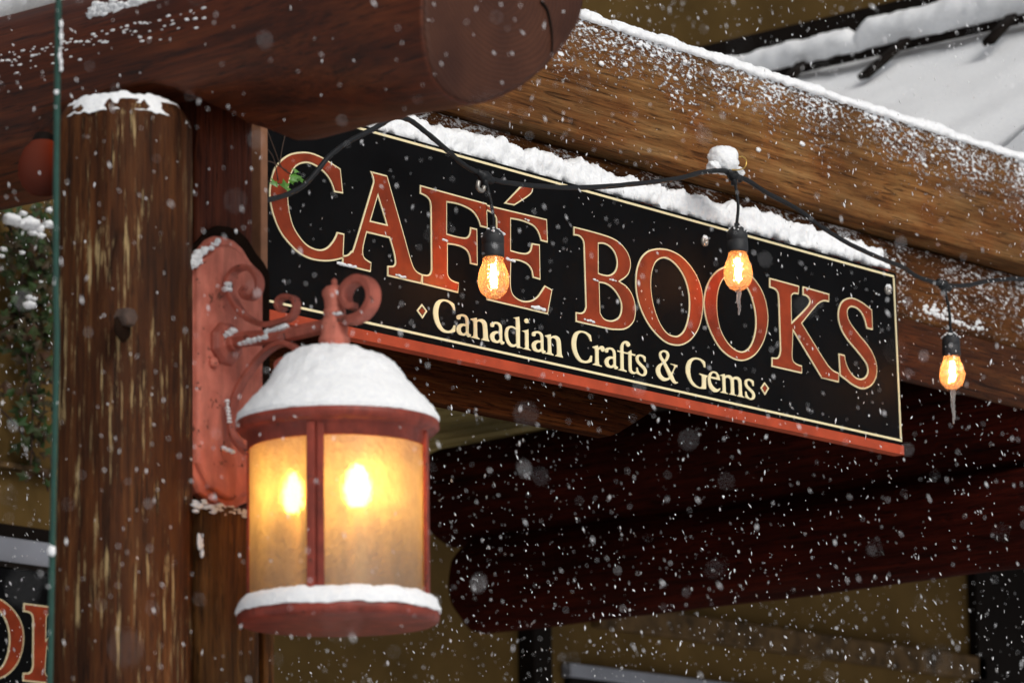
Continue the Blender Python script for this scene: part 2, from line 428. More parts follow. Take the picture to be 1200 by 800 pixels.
# ------------------------------------------------------------------ timbers of the porch
Yw = 1.85
t = obj('beam', timber(.20, 3.2, 0.0, .14, 3.160, 3.368, step=.02, seed=1, r=.005), M_beamA)
meta(t, 'long golden brown timber beam with thick snow along its upper edge', 'beam')
s = obj('settled_snow', snow_strip(.22, 3.15, -.006, .13, 3.362, lambda x: .020+.008*noise.noise(Vector((x*5, 1, 0)))+.005*noise.noise(Vector((x*19, 1, 0))), step=.004, rough=.002, seed=3, lip=.004), M_snow)
meta(s, 'long white ridge of snow lying on the top edge of the golden beam', 'snow')
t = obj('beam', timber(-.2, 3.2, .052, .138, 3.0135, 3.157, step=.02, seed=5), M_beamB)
meta(t, 'brown snow-dusted timber directly above and behind the shop sign', 'beam')
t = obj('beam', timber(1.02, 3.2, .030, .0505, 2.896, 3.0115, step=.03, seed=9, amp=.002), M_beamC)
meta(t, 'dark recessed timber right of the shop sign, behind the rightmost bulb', 'beam')
B2g = timber(-.2, 1.40, .060, .090, 2.697, 3.0105, step=.02, seed=12, r=.002)
B2g = ([Vector((v[0], v[1], 3.0105-(3.0105-v[2])*(1-.9*max(0, (v[0]-.88)/.52)))) for v in B2g[0]], B2g[1])
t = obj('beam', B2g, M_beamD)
meta(t, 'brown timber whose lower edge shows beneath the shop sign', 'beam')
gs = []
rl = random.Random(21)
for i in range(130):
    x = rl.uniform(.75, 2.2); z = 3.366-abs(rl.gauss(0, .055)); 
    if z < 3.18: continue
    q_ = rl.random()**3; gs.append(blob((x, -.001, z), .0010+.0040*q_, 1.5, .6, .8, i, 6, .5, .2))
meta(obj('settled_snow', join(*gs), M_snow), 'small clots of snow stuck to the face of the golden beam', 'snow', kind='stuff')
# snow lumps caught on the ledge right of the sign
gs = []
for i in range(70):
    k = random.random(); p = onY(1082+72*k+random.gauss(0, 2), 366+24*k-abs(random.gauss(0, 5)), .052)
    gs.append(blob(p, random.uniform(.0018, .005), 1.3, .7, .8, i, 6, .4, .2))
meta(obj('settled_snow', join(*gs), M_snow), 'row of grainy snow lumps on the ledge beside the rightmost bulb', 'snow')
for i, (px, py, rr) in enumerate(()): pass

XL = onY(520, 582, 1.6).x
def cutlog(zc, r, y0, y1, seed): return roundlog((XL, y0, zc), (XL, y1, zc), r, r*1.02, 36, .04, .008, seed, .03)
meta(obj('log', cutlog(2.924, .106, .09, 1.58, 4), M_red_log), 'upper of the two dark red logs running out under the sign', 'log', 'dark red logs under the sign')
meta(obj('log', cutlog(2.722, .096, .06, 1.50, 8), M_red_log), 'lower of the two dark red logs, above the ochre wall', 'log', 'dark red logs under the sign')
# shaded greyish snow dust on the shoulders of the dark logs
def dust(zc, r, y0, y1, seed):
    V, F = [], []; n = int((y1-y0)/.02); m = 14
    for i in range(n+1):
        y = y0+(y1-y0)*i/n
        for j in range(m+1):
            k = j/m; a = R(170-62*k)
            rr = r+.0105+.004*noise.noise(Vector((y*8+seed, a*3, 0)))-.006*(abs(k-.5)*2)**3
            V.append((XL+rr*math.cos(a), y, zc+rr*math.sin(a)))
    for i in range(n):
        for j in range(m):
            a = i*(m+1)+j; F.append((a, a+1, a+m+2, a+m+1))
    return V, F

# porch roof slab and soffit boards
zs = onY(505, 538, Yw).z
gs = []
Xs = onZ(722, 509, zs).x; nb = max(3, int((Xs-1.7)/.066))
for k in range(nb):
    x0 = 1.7+k*.066; gs.append(box(x0, x0+.050, 1.31, Yw-.01, zs, zs+.03)); gs.append(box(x0+.050, x0+.066, 1.31, Yw-.01, zs+.018, zs+.03))
sf = obj('soffit', join(*gs), M_soffit, smooth=False); meta(sf, 'olive ribbed soffit boards above the upper dark log', 'soffit')
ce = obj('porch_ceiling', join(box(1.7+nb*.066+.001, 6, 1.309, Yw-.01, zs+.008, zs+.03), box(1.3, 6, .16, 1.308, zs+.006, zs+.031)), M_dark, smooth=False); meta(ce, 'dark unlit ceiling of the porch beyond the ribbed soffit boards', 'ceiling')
rf_ = obj('porch_roof', box(1.3, 2.05, .16, Yw-.01, 3.25, 3.33), M_dark, smooth=False, bevel=.004)
meta(rf_, 'dark porch roof deck hidden behind the golden beam', 'roof')

# ------------------------------------------------------------------ walls behind
wl_ = thing('stucco_wall', (2.9, Yw, 0), 'olive ochre stucco house wall with brown trim behind the dark logs', 'wall')
obj('wall', box(-1.5, 6, Yw, Yw+.15, 0, 3.55), M_stucco, wl_, smooth=False)
def strip(pa, pb, pc, dy, mat, name, Y=Yw, x1=None):
    """a moulding on the wall between upper-left pixel pa, lower-left pb and right end pc"""
    a, b, c = onY(*pa, Y), onY(*pb, Y), onY(*pc, Y)
    return obj(name, box(a.x, x1 or c.x, Y-dy, Y-.002, b.z, a.z), mat, wl_, False, .003)
strip((692, 705), (692, 735), (1145, 770), .03, M_trim, 'trim_board')
strip((657, 777), (657, 793), (1300, 830), .03, M_white, 'window_head')
a = onY(657, 792, Yw); b = onY(1300, 860, Yw)
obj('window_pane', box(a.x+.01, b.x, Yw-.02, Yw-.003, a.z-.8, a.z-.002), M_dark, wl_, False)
a, b = onY(605, 700, Yw), onY(627, 700, Yw)
obj('corner_post', box(a.x, b.x, Yw-.05, Yw-.002, 0, 2.95), M_dark, wl_, False, .004)
a = onY(1133, 700, Yw)
obj('dark_wall_sheet', box(a.x, 6, Yw-.03, Yw-.0025, 0, 3.3), M_dark, wl_, False)  # near-black sheet over the right end of the wall
# left part: sill and lintel
a, b, c = onY(-40, 622, Yw), onY(-40, 655, Yw), onY(120, 640, Yw)
obj('window_sill', box(.6, 1.75, Yw-.09, Yw-.002, onY(0, 660, Yw-.09).z, onY(0, 627, Yw-.09).z), M_white, wl_, False, .006)
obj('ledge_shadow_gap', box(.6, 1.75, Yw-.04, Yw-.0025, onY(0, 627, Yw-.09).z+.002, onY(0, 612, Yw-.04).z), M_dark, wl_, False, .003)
obj('plaster_band', box(.6, 1.75, Yw-.03, Yw-.0022, onY(30, 548, Yw).z-.012, onY(30, 548, Yw).z), M_trim, wl_, False, .003)

# upper house wall, flashing, pipe snow guard and snowy roof
XR = 3.0
uw = thing('upper_house', (3.3, 2, 3.3), 'olive upper storey wall with a dark band above the snowy roof', 'house')
obj('wall', box(3.2, 3.4, .2, 7, 3.6, 6.5), M_stucco, uw, False)
zt = onX(958, 23.5, 3.16).z; zb_ = onX(1000, 38, 3.16).z
obj('dark_band', box(3.15, 3.198, .2, 7, zb_-.14, zt), M_dark, uw, False, .004)
def roofz(X): return 3.925+.62*(X-3.0)
V, F = [], []; nx, ny = 70, 150
for i in range(nx+1):
    X = 1.70+(3.19-1.70)*i/nx
    for j in range(ny+1):
        Y = .15+5.5*j/ny
        z = roofz(X)+.03*noise.noise(Vector((X*1.3, Y*.9, 4)))+.010*noise.noise(Vector((X*6, Y*6, 0)))+.004*noise.noise(Vector((X*24, Y*24, 0)))
        if i > nx-8: z -= 0
        V.append((X, Y, z))
for i in range(nx):
    for j in range(ny):
        a = i*(ny+1)+j; F.append((a, a+ny+1, a+ny+2, a+1))
k = len(V)
V += [(1.70, .15, 3.05), (3.19, .15, 3.4), (3.19, 5.65, 3.4), (1.70, 5.65, 3.05)]
F += [(k, k+1, k+2, k+3), (0, k, k+3, ny), ]
F += [tuple([k]+[i*(ny+1) for i in range(nx+1)]+[k+1])]
rs = obj('settled_snow', (V, F), M_snow); meta(rs, 'smooth sloping blanket of snow on the roof beyond the golden beam', 'snow roof')
sg = thing('snow_guard', (3, 1.5, roofz(3)), 'dark pipe snow guard on slanting brackets across the snowy roof', 'snow guard')
zp = 3.952
obj('pipe', tube([Vector((3.0, y*.1, zp-.006*(1 if y > 13 else 0))) for y in range(2, 40)], .011, 12), M_dark, sg)
for (p0, p1) in (((1067, 48), (1012, 90)), ((1192, 24), (1158, 50)), ((946, 74), (918, 100)), ((820, 112), (795, 135))):
    a = onX(*p0, 2.99); d = onX(*p1, 2.99)
    Y0 = a.y; xa = 2.97
    # bracket runs down the slope, a little sideways
    q0 = Vector((xa, Y0, zp)); q1 = onX(*p1, xa-.16); q1.z = roofz(xa-.16)
    e = (q1-q0)
    q1 = onX(*p1, xa-.10)
    obj('bracket', ribbon([q0, q0.lerp(q1, .5), q1], .03, .014, Vector((0, 1, 0))), M_dark, sg)
gs = []
for y0, y1, hh, sd_ in ((.1, 1.04, .078, 1), (1.0, 2.2, .058, 5), (2.3, 4, .05, 8)):
    n = int((y1-y0)/.01); rings = []
    for i in range(n+1):
        y = y0+(y1-y0)*i/n; e = math.sqrt(min(1, min(i, n-i)*.01/.05+.02)); h = hh*(1+.22*noise.noise(Vector((y*4+sd_, 0, 0))))*e; rg = []
        for j in range(18):
            a = 2*math.pi*j/18; rx = .038*e; p = Vector((3.0+rx*math.cos(a), y, zp+.006+h*.5+h*.5*math.sin(a)))
            p += Vector((math.cos(a), 0, math.sin(a)))*(noise.noise(p*28+Vector((sd_, 0, 0)))*.006+noise.noise(p*90)*.0025); rg.append(p)
        rings.append(rg)
    gs.append(loft(rings))
meta(obj('settled_snow', join(*gs), M_snow), 'thick rolls of snow balanced on the pipe of the snow guard', 'snow')

# snowy roof edge seen over the log at the top left
X0 = .55
a = onX(70, 3, X0); b = onX(0, 20, X0); c_ = onX(0, 52, X0)
ed = thing('roof_edge', (X0, b.y, b.z), 'dark roof edge board carrying snow at the top left corner', 'roof')
obj('fascia', box(X0, X0+.05, .4, 4, c_.z-.1, b.z-.002), M_dark, ed, False, .004)
obj('snow_cover', snow_strip(.4, 4, X0-.01, X0+.3, b.z, lambda y: .10, step=.01, seed=31, axis='Y', lip=.004), M_snow, ed)

# ------------------------------------------------------------------ shop sign
SG = thing('shop_sign', (.7, 0, 2.9), 'black shop sign with red serif lettering reading CAFÉ BOOKS', 'sign')
xl, xr = onY(290, 250, 0).x, onY(1049, 322, 0).x
xr = (onY(1048.8, 322, 0).x+onY(1057.5, 521, 0).x)/2
def quad(pts, Y): return [(lambda q: (q.x, q.z))(onY(px, py, Y)) for px, py in pts]
ztp = onY(1048.5, 320, 0).z; zbt = onY(1058, 521.5, 0).z; zbl = onY(306.7, 360, 0).z
zb2 = onY(1059, 533.5, 0).z
ztl = onY(430, 148.5, 0).z
def bord(poly, yf, yb, name, mat, bev=0): return obj(name, prism_y([poly], yf, yb), mat, SG, False)
bord([(xl, zbl), (xr, zbt), (xr, ztp), (xl, ztl+(ztl-ztp)*.15)], 0, .018, 'panel', M_panel)
# red backing board: lower rail and thin sides show around the panel
bb = box(xl-.01, xr+.004, .0185, .030, zb2+.004, max(ztp, ztl)+.012)
obj('back_board', bb, M_board, SG, False, .002)
zr = onY(485, 413.3, -.002).z
obj('lower_rail', prism_y([[(xl-.01, onY(308, 373.5, -.002).z), (xr+.003, zb2+.0005), (xr+.003, zbt-.0015), (xl-.01, zbl-.0015)]], -.003, .018), M_board, SG, False)
def bar(p, q, wd, name='border_line'):
    a, b = onY(*p, 0), onY(*q, 0); d = Vector((b.x-a.x, b.z-a.z)).normalized(); n = Vector((-d.y, d.x))*wd/2
    return [(a.x+n.x, a.z+n.y), (b.x+n.x, b.z+n.y), (b.x-n.x, b.z-n.y), (a.x-n.x, a.z-n.y)]
LW = .0036
obj('border_line', prism_y([bar((296, 116), (1047, 324), LW)], -.0012, .0005), M_cream, SG, False)
obj('border_line', prism_y([bar((296, 348.5), (1056.5, 516.3), LW)], -.0012, .0005), M_cream, SG, False)
obj('border_line', prism_y([bar((1046.8, 325.7), (1055.3, 513.5), LW)], -.0014, .0005), M_cream, SG, False)

def parse(sx, scale, ox, oy, Y=0, tr=None):
    """outline string: 'x,y' smooth point, 'x,yc' corner; returns a dense (x,z) polygon on the plane Y"""
    pts = []
    for tok in sx.split():
        c = tok.endswith('c'); x, y = tok.rstrip('c').split(',')
        q = onY(ox+float(x)/scale, oy+float(y)/scale, Y); p = (q.x, q.z)
        pts.append((p, c))
    ks = [i for i, (p, c) in enumerate(pts) if c]
    if not ks: return [(v.x, v.y) for v in crom([p for p, c in pts], 5, True)]
    pts = pts[ks[0]:]+pts[:ks[0]]; pts.append(pts[0]); out = []; seg = [pts[0][0]]
    for p, c in pts[1:]:
        seg.append(p)
        if c:
            out += [(v.x, v.y) for v in (crom(seg, 5)[:-1] if len(seg) > 2 else [Vector(seg[0])])]; seg = [p]
    return out

BIG = {
'C': (5.0, 305, 165, ["466,165c 481,310c 430,302c 412,250 386,206 350,170 310,144 270,132 230,138 200,158 178,195 165,245 159,300 160,360 170,430 190,500 225,560 265,605 310,630 350,637 385,625 415,595 435,562 445,535c 488,545c 482,690c 430,703 370,707 300,697 230,665 170,610 115,540 75,450 53,360 50,290 60,220 80,160 115,115 165,80 220,67 280,68 340,88 400,122"]),
'A': (5.336, 390, 190, ["230,57c 335,85c 445,470c 478,590 500,655 523,685 552,700c 548,762c 337,713c 338,648c 370,648 384,635 384,610 375,560 350,476c 208,442c 192,505 184,555 190,592 210,612 236,627c 232,688c 55,645c 56,584c 88,578 112,555 132,515 248,130c 248,112 243,90", "277,212c 331,390c 232,367c"]),
'F': (5.71, 480, 210, ["65,40c 512,163c 517,330c 468,318c 452,270 420,222 370,190 310,168 245,157c 245,365c 300,380 350,390 378,388 394,370 400,345 402,322c 447,333c 450,578c 402,566c 396,520 378,480 345,457 300,443 250,437c 250,600c 252,640 268,667 295,683 325,692c 320,762c 78,703c 78,636c 112,640 132,630 140,605c 136,180c 128,145 105,118 65,98c"]),
'É': (5.0, 560, 210, ["41,149c 400,235c 405,372c 365,362c 350,315 325,280 285,258 240,243 189,234c 189,416c 240,430 280,432 303,415 312,375c 358,383c 362,590c 318,577c 310,535 290,505 255,485 215,476 191,480c 188,560c 188,620 198,668 225,697 265,713 310,708 345,685 370,650 388,623c 432,648c 405,792c 50,708c 50,655c 82,655 98,640 104,610c 104,250c 100,225 80,202 42,182c"]),
'B': (5.71, 660, 255, ["65,60c 200,95 310,130 370,165 415,215 441,270 447,320 436,370 412,402 374,428c 420,460 455,510 475,570 480,630 470,690 440,730 400,750 350,752 290,745 80,697c 80,632c 112,636 135,625 146,598c 133,180c 125,150 100,125 65,120c", "231,176c 270,178 310,200 340,240 354,290 351,335 332,368 298,384 260,380 231,370c", "237,437c 280,445 325,475 360,520 381,570 383,620 370,660 340,682 302,687 265,672 243,637c"]),
'O': (5.333, 735, 280, ["215,60 270,72 330,105 385,160 430,230 460,310 470,400 462,490 440,565 400,625 350,660 300,667 240,650 180,600 125,530 80,440 55,350 48,270 55,190 80,120 120,78 165,62", "225,121 265,135 305,170 340,220 365,280 380,350 383,430 372,510 350,570 320,600 290,605 250,590 215,550 185,490 160,410 147,330 145,255 155,190 180,140"]),
'O2': (5.333, 735, 280, ["660,166 712,180 765,222 815,282 850,350 870,425 877,505 865,590 840,660 800,720 750,754 700,762 640,740 580,690 535,620 500,540 480,460 474,390 485,320 512,252 552,203 600,175", "655,222 700,245 735,292 762,340 782,400 796,470 798,550 785,620 760,674 725,700 685,697 640,665 600,610 575,550 560,470 557,395 564,330 582,275 612,237"]),
'K': (5.0, 890, 310, ["55,78c 228,125c 225,175c 200,172 185,182 183,205 185,338c 265,258 290,222 286,200 270,185 250,179c 250,128c 405,172c 403,220c 375,215 345,228 312,262 245,345c 378,560 408,600 430,620 462,635c 460,690c 360,665c 345,640 193,388c 188,530c 192,560 212,580 245,592c 245,638c 68,598c 68,543c 98,545 112,530 118,500c 108,200c 102,165 85,145 55,135c"]),
'S': (5.0, 890, 310, ["655,265c 660,383c 625,375c 610,320 590,280 560,255 530,250 512,270 515,310 535,350 580,410 630,470 665,530 683,590 682,650 660,700 625,725 590,728 540,705 505,678 468,650c 460,520c 495,530c 505,580 530,630 560,660 590,668 615,658 630,630 625,590 600,550 560,500 510,440 475,380 458,320 460,260 480,215 515,195 550,197 600,222"]),
}
ACC = (1.0, 0, 0, ["590,238.5c 602,241c 620,229 623.6,222 622,217.5 616,215.5 609,218.5c"])
def letter(spec, parent, Y=0, ins=.0025, xf=None, lab=None):
    sc, ox, oy, cont = spec
    P = [parse(c, sc, ox, oy, 0) for c in cont]
    if xf: P = [[xf(p) for p in q] for q in P]
    k = 1 if not xf else ins/.0029
    o = obj('letter', prism_y(P, Y-.0016, Y+.0004), M_cream, parent, False)
    if lab: o['label'] = lab
    obj('letter_face', prism_y(inset(P, ins), Y-.0024, Y-.001), M_letter, o, False)
    return o
for kk, sp in BIG.items(): letter(sp, SG, lab='cream-edged red capital letter '+kk[0])
letter(ACC, SG, lab='acute accent over the letter E')

Q1, Q2, Q3, Q4, Q5 = (10.909, 495, 345), (10.909, 595, 360), (10.909, 660, 380), (10.909, 760, 400), (10.909, 800, 410)
SM = {
'C': (Q1, ["402,125c 414,212c 388,203c 370,158 343,122 305,97 268,91 232,108 210,150 197,220 202,300 225,375 265,438 310,460 350,456 378,430 395,390c 418,397c 412,478c 370,493 315,497 250,480 195,430 152,350 132,260 135,180 160,110 200,72 255,60 320,72 368,98"]),
'a': (Q1, ["490,250 540,260 573,290 585,340 586,470 592,500 614,513 612,535 595,548 573,545 553,518c 535,530 500,527 460,513 435,480 426,440 440,400 475,375 515,370 547,378c 545,330 530,295 502,283 483,292 480,315 465,324 440,318 430,298 440,265", "547,407c 512,408 488,430 487,465 505,490 530,492 550,475c"]),
'n': (Q1, ["610,308c 640,302 688,293c 692,327c 725,312 765,315 800,340 818,380 825,450 832,540 838,570 852,596c 848,605c 745,582c 745,570c 765,560 770,530 765,420 755,372 730,350 702,350 692,368c 697,520 705,545 725,560c 725,578c 612,552c 612,538c 640,530 648,500 645,370 635,340 610,322c"]),
'd': (Q2, ["65,132c 140,118c 150,250 150,480 160,505 186,515c 182,526c 112,522c 104,497c 65,512 20,500 -20,455 -42,390 -45,330 -30,270 0,242 40,237 75,248 97,258c 97,165 88,148 65,140c", "98,292c 62,268 25,268 5,295 -2,340 5,400 30,452 65,474 102,462c"]),
'i': (Q2, ["175,300c 252,283c 258,295 262,500 270,530 295,550c 290,558c 185,533c 188,522c 212,515 215,490 212,345 200,318 175,308c"]),
'.': (Q2, ["232,141 252,152 262,178 256,200 238,209 216,198 205,175 212,152"]),
'r': (Q3, ["368,283c 435,264c 446,300c 468,276 500,275 520,300 522,330 507,352 485,347 470,322 455,325 447,345 450,480 460,515 490,530c 488,545c 370,518c 370,505c 397,495 402,470 400,340 390,312 368,298c"]),
'f': (Q3, ["685,328c 722,338c 725,280 745,235 780,210 820,218 848,248 846,275 825,290 803,275 790,248 775,250 765,280 764,346c 826,362c 826,386c 766,370c 768,550 778,575 808,595c 805,612c 695,585c 697,572c 722,565 726,540 722,360c 685,350c"]),
't': (Q3, ["815,358c 865,325c 868,368c 918,383c 915,408c 868,395c 870,560 882,595 905,607 932,602c 930,622c 905,637 870,632 840,607 830,560 826,386c 815,380c"]),
's': (Q3, ["1048,415c 1048,484c 1030,477c 1018,440 995,415 970,412 958,430 965,465 1000,505 1045,550 1065,600 1055,645 1020,665 980,655 930,630c 928,548c 948,550c 955,590 980,627 1008,637 1026,615 1018,580 980,540 935,490 920,440 930,400 965,382 1010,390"]),
'&': (Q4, ["190,110 235,125 258,165 255,205 238,240 214,268c 284,398c 302,375 318,340 320,320 305,305 272,292c 275,280c 365,303c 363,320c 345,330 325,360 302,425c 330,490 345,512 372,518c 370,532c 340,544 308,530 285,503 270,480c 235,502 190,508 140,482 100,430 86,375 95,330 125,292 167,268c 140,220 126,165 145,125", "190,138 214,150 222,180 215,212 197,236c 173,203 158,165 168,145", "181,293c 155,320 144,370 158,420 190,455 225,465 254,453c"]),
'G': (Q4, ["722,338c 700,330c 685,285 650,245 600,232 557,250 532,310 527,390 545,480 590,545 640,580 665,578 676,555 675,475 668,440 640,417c 642,405c 752,435c 748,450c 735,465 730,490 730,610c 680,608 620,597 550,557 500,482 470,390 475,300 510,235 570,205 640,212 690,238 718,262c"]),
'e': (Q5, ["475,392c 352,362c 355,400 375,448 410,485 440,497 475,483c 470,512 440,537 400,540 360,515 325,460 315,390 320,330 345,287 385,270 430,285 460,330", "355,335c 428,351c 425,320 402,298 375,300"]),
'm': (Q5, ["470,318c 530,303c 536,331c 568,318 605,325 632,352c 665,338 705,345 735,372 746,410 755,560 765,590 785,601c 783,613c 690,592c 692,578c 710,570 712,540 705,420 690,382 665,377 648,392 655,545 660,565 680,573c 678,588c 590,568c 590,555c 608,548 610,520 605,400 590,368 565,354 545,364 540,382 545,520 552,542 575,553c 573,566c 478,545c 478,531c 500,525 505,500 498,350 490,335 470,330c"]),
}
def refx(q, x, y): return onY(q[1]+x/q[0], q[2]+y/q[0], 0).x
gs = []
def put(ch, px=None):
    (q, cont) = SM[ch]; P = [parse(c, *q) for c in cont]
    if px is not None:           # move the glyph along the sign so its left edge falls at frame x = px
        x0 = min(p[0] for p in P[0]); dx = onY(px, 400+(px-600)*.2, 0).x-x0
        # the words run level on the board, so only x changes
        P = [[(x+dx, z) for x, z in c] for c in P]
    gs.append(prism_y(inset(P, .00035), -.0014, .0005))
for ch, px in (('C', None), ('a', None), ('n', None), ('a', 573.6), ('d', None), ('i', None), ('.', None), ('a', 622.3), ('n', 638.2),
               ('C', 669.3), ('r', None), ('a', 707.7), ('f', None), ('t', None), ('s', None), ('&', None), ('G', None), ('e', None), ('m', None), ('s', 872.0)): put(ch, px)
o = obj('small_lettering', join(*gs), M_cream, SG, False); o['label'] = 'cream lettering reading Canadian Crafts & Gems'
for q, out, inn in (((5.4545, 485, 340), "48,88c 82,135c 52,182c 15,130c", "48,112c 66,135c 50,157c 31,132c"), ((10.909, 800, 410), "1040,412c 1097,490c 1045,578c 990,486c", "1040,450c 1070,491c 1044,540c 1016,487c")):
    po = parse(out, *q); pi = parse(inn, *q)
    po2 = inset([po], .0024)[0]
    d = obj('diamond', prism_y([po, po2], -.0014, .0005), M_cream, SG, False)
    obj('diamond_centre', prism_y([pi], -.0012, .0005), M_letter, d, False)
for px, py in ((825, 283), (1039.5, 340)):
    c = onY(px, py, 0)
    rg = []
    for r_, y in ((.0085, 0), (.0085, -.003), (.007, -.0045), (.0036, -.0045), (.003, -.002), (.0001, -.002)):
        rg.append([Vector((c.x+r_*math.cos(2*math.pi*j/14), y, c.z+r_*math.sin(2*math.pi*j/14))) for j in range(14)])
    sc_ = obj('screw', loft(rg, False), M_steel, SG)
    obj('frost', blob((c.x, -.003, c.z+.006), .006, 1.2, .4, .7, px, 8, .5, .2), M_snow, sc_)
# snow caught in the lower serifs
gs = []
for px, py, rr, n_ in ((408, 311, .004, 7), (471, 324, .003, 4), (632, 361, .0045, 5), (523, 282, .004, 2), (600, 305, .005, 3), (692, 376, .003, 4), (720, 329, .003, 3), (700, 328.5, .003, 2), (1030/1, 345, .002, 2), (619, 258, .003, 2)):
    for i in range(n_):
        p = onY(px+(i-n_/2)*3.2, py+(i-n_/2)*.75+random.uniform(-.6, .6), -.003); gs.append(blob(p, rr*random.uniform(.5, 1), 1.5, .5, .7, i+px, 6, .5, .2))
meta(obj('settled_snow', join(*gs), M_snow), 'crumbs of snow caught on the serifs of the sign lettering', 'snow', kind='stuff')
# snow lying on the sign
x0 = onY(436, 152, 0).x; x1 = onY(1047, 310, 0).x
def hs_(x):
    k = (x-x0)/(x1-x0)
    return (.031+.008*noise.noise(Vector((x*6, 2, 0)))+.005*noise.noise(Vector((x*22, 2, 0))))*(.75 if k < .03 else 1)*(1-.25*max(0, (k-.9)/.1))
meta(obj('settled_snow', snow_strip(x0, x1, .006, .05, max(ztp, ztl)+.012, hs_, step=.0026, m=34, rough=.0042, seed=11, lip=.012), M_snow), 'thick white bank of snow resting on top of the shop sign', 'snow')

# ------------------------------------------------------------------ the other sign, low on the left wall
YS = 1.74
S2 = thing('wall_sign', (1.0, YS, 2.6), 'part of a black sign with red letters, low on the wall at the left edge', 'sign')
zt2 = onY(30, 668, YS).z
obj('panel', box(.35, 1.75, YS, YS+.03, zt2-.5, zt2), M_panel, S2, False, .002)
obj('top_rail', box(.35, 1.75, YS-.003, YS+.035, zt2+.0015, zt2+.012), M_dark, S2, False)
def place(spec, pxl, ptop, pbot, lab):
    sc, ox, oy, cont = spec
    P = [p for c in cont for p in parse(c, sc, ox, oy)]
    xa = min(p[0] for p in P); za, zb = min(p[1] for p in P), max(p[1] for p in P)
    A = onY(pxl, ptop, YS); B = onY(pxl, pbot, YS); k = (A.z-B.z)/(zb-za)
    letter(spec, S2, YS, .0025*k, lambda p: (A.x+(p[0]-xa)*k, B.z+(p[1]-za)*k), lab)
place(BIG['K'], 27, 706, 798, 'red letter beside the post')
ob = BIG['O']; 
wO = max(p[0] for p in parse(ob[3][0], *ob[:3]))-min(p[0] for p in parse(ob[3][0], *ob[:3]))
A = onY(27.5, 740, YS); hO = (onY(0, 700, YS).z-onY(0, 798, YS).z); 
PO = parse(ob[3][0], *ob[:3]); kO = hO/(max(p[1] for p in PO)-min(p[1] for p in PO))
xO = A.x-wO*kO; z0_ = min(p[1] for p in PO); xa_ = min(p[0] for p in PO); zB = onY(0, 797, YS).z
letter(ob, S2, YS, .0025*kO, lambda p: (xO+(p[0]-xa_)*kO, zB+(p[1]-z0_)*kO), 'red letter O at the frame edge')

# ------------------------------------------------------------------ posts
PA = onY(144, 450, -.2); zA = onY(144, 128, -.2).z
P1 = thing('log_post', (PA.x, PA.y, 0), 'thick round brown log post streaked with pale worn wood', 'post')
def postring(z, s=1):
    rg = []
    for j in range(56):
        a = 2*math.pi*j/56; d = Vector((math.cos(a), math.sin(a), 0))
        f = noise.noise(Vector((d.x*2, d.y*2, z*.6)))*.006+noise.noise(Vector((d.x*9, d.y*9, z*.8)))*.0028+noise.noise(Vector((d.x*24, d.y*24, z*1.2)))*.0012
        rg.append(Vector((PA.x+d.x*(.089*s+f), PA.y+d.y*(.089*s+f), z)))
    return rg
rings = [postring(z) for z in [i*.05 for i in range(int((zA-.03)/.05))]]+[postring(zA-.03), postring(zA-.016, .97), postring(zA-.006, .9), postring(zA, .78), postring(zA+.001, .3)]
obj('trunk', loft(rings), M_post, P1)
b = onY(148, 372, PA.y-.088)
rg = []
for r_, y in ((.013, .01), (.013, -.006), (.011, -.010), (.0005, -.011)):
    rg.append([Vector((b.x+r_*math.cos(R(60*j)), b.y+y, b.z+r_*math.sin(R(60*j)))) for j in range(6)])
obj('bolt', loft(rg), paint('rusty bolt', (.07, .04, .028), .7, .4, 90, .4), P1, False)
obj('bolt_shadow', blob((b.x-.002, b.y+.0045, b.z-.012), .015, 1.0, .3, 1.35, 5, 8, .1), M_pad_shadow, P1)  # dark blob below the bolt stands for its cast shadow
rings = []
for i in range(40):
    rr = .002+.086*i/39; rg = []
    zz = zA+.001 if rr < .069 else zA+.001-.017*((rr-.069)/.019)**1.6
    for j in range(150):
        a = 2*math.pi*j/150; p = Vector((math.cos(a)*rr, math.sin(a)*rr, 0))
        t_ = .0042*(.2+.9*math.cos(a-R(212))+1.0*noise.noise(p*30+Vector((3, 0, 0)))+.8*noise.noise(p*90)+.4*noise.noise(p*220))-.012*max(0, (rr-.074)/.014)**1.2
        t_ = max(-.012, min(t_, .009))
        rg.append(Vector((PA.x+p.x, PA.y+p.y, zz+t_)))
    rings.append(rg)
gs = [loft(rings, False)]
meta(obj('settled_snow', join(*gs), M_snow), 'thin patch of snow on the rounded top of the streaked log post', 'snow')

P2 = thing('split_post', (-.33, -.18, 0), 'red-brown squared post carrying the lantern, with a projecting golden stub below', 'post')
xb0, xb1 = onY(232, 400, -.24).x, onY(299, 400, -.24).x
def vtimber(x0, x1, y0, y1, z0, z1, r=.008, seed=0, amp=.002, n=40):
    prof = []
    for cx, cy, a0 in ((x1-r, y1-r, 0), (x0+r, y1-r, 90), (x0+r, y0+r, 180), (x1-r, y0+r, 270)):
        for k in range(4): a = R(a0+k*30); prof.append((cx+r*math.cos(a), cy+r*math.sin(a)))
    dn = []
    for i, p in enumerate(prof):
        q = prof[(i+1) % len(prof)]; m = max(1, int(math.dist(p, q)/.012))
        for k in range(m): dn.append((p[0]+(q[0]-p[0])*k/m, p[1]+(q[1]-p[1])*k/m))
    rings = []
    for i in range(n+1):
        z = z0+(z1-z0)*i/n; c = Vector(((x0+x1)/2, (y0+y1)/2, z)); rg = []
        for x, y in dn:
            v = Vector((x-c.x, y-c.y, 0)).normalized(); f = noise.noise(Vector((x*20+seed, y*20, z*3)))*amp+noise.noise(Vector((x*90+seed, y*90, z*5)))*amp*.6
            rg.append(Vector((x, y, z))+v*f)
        rings.append(rg)
    return loft(rings)
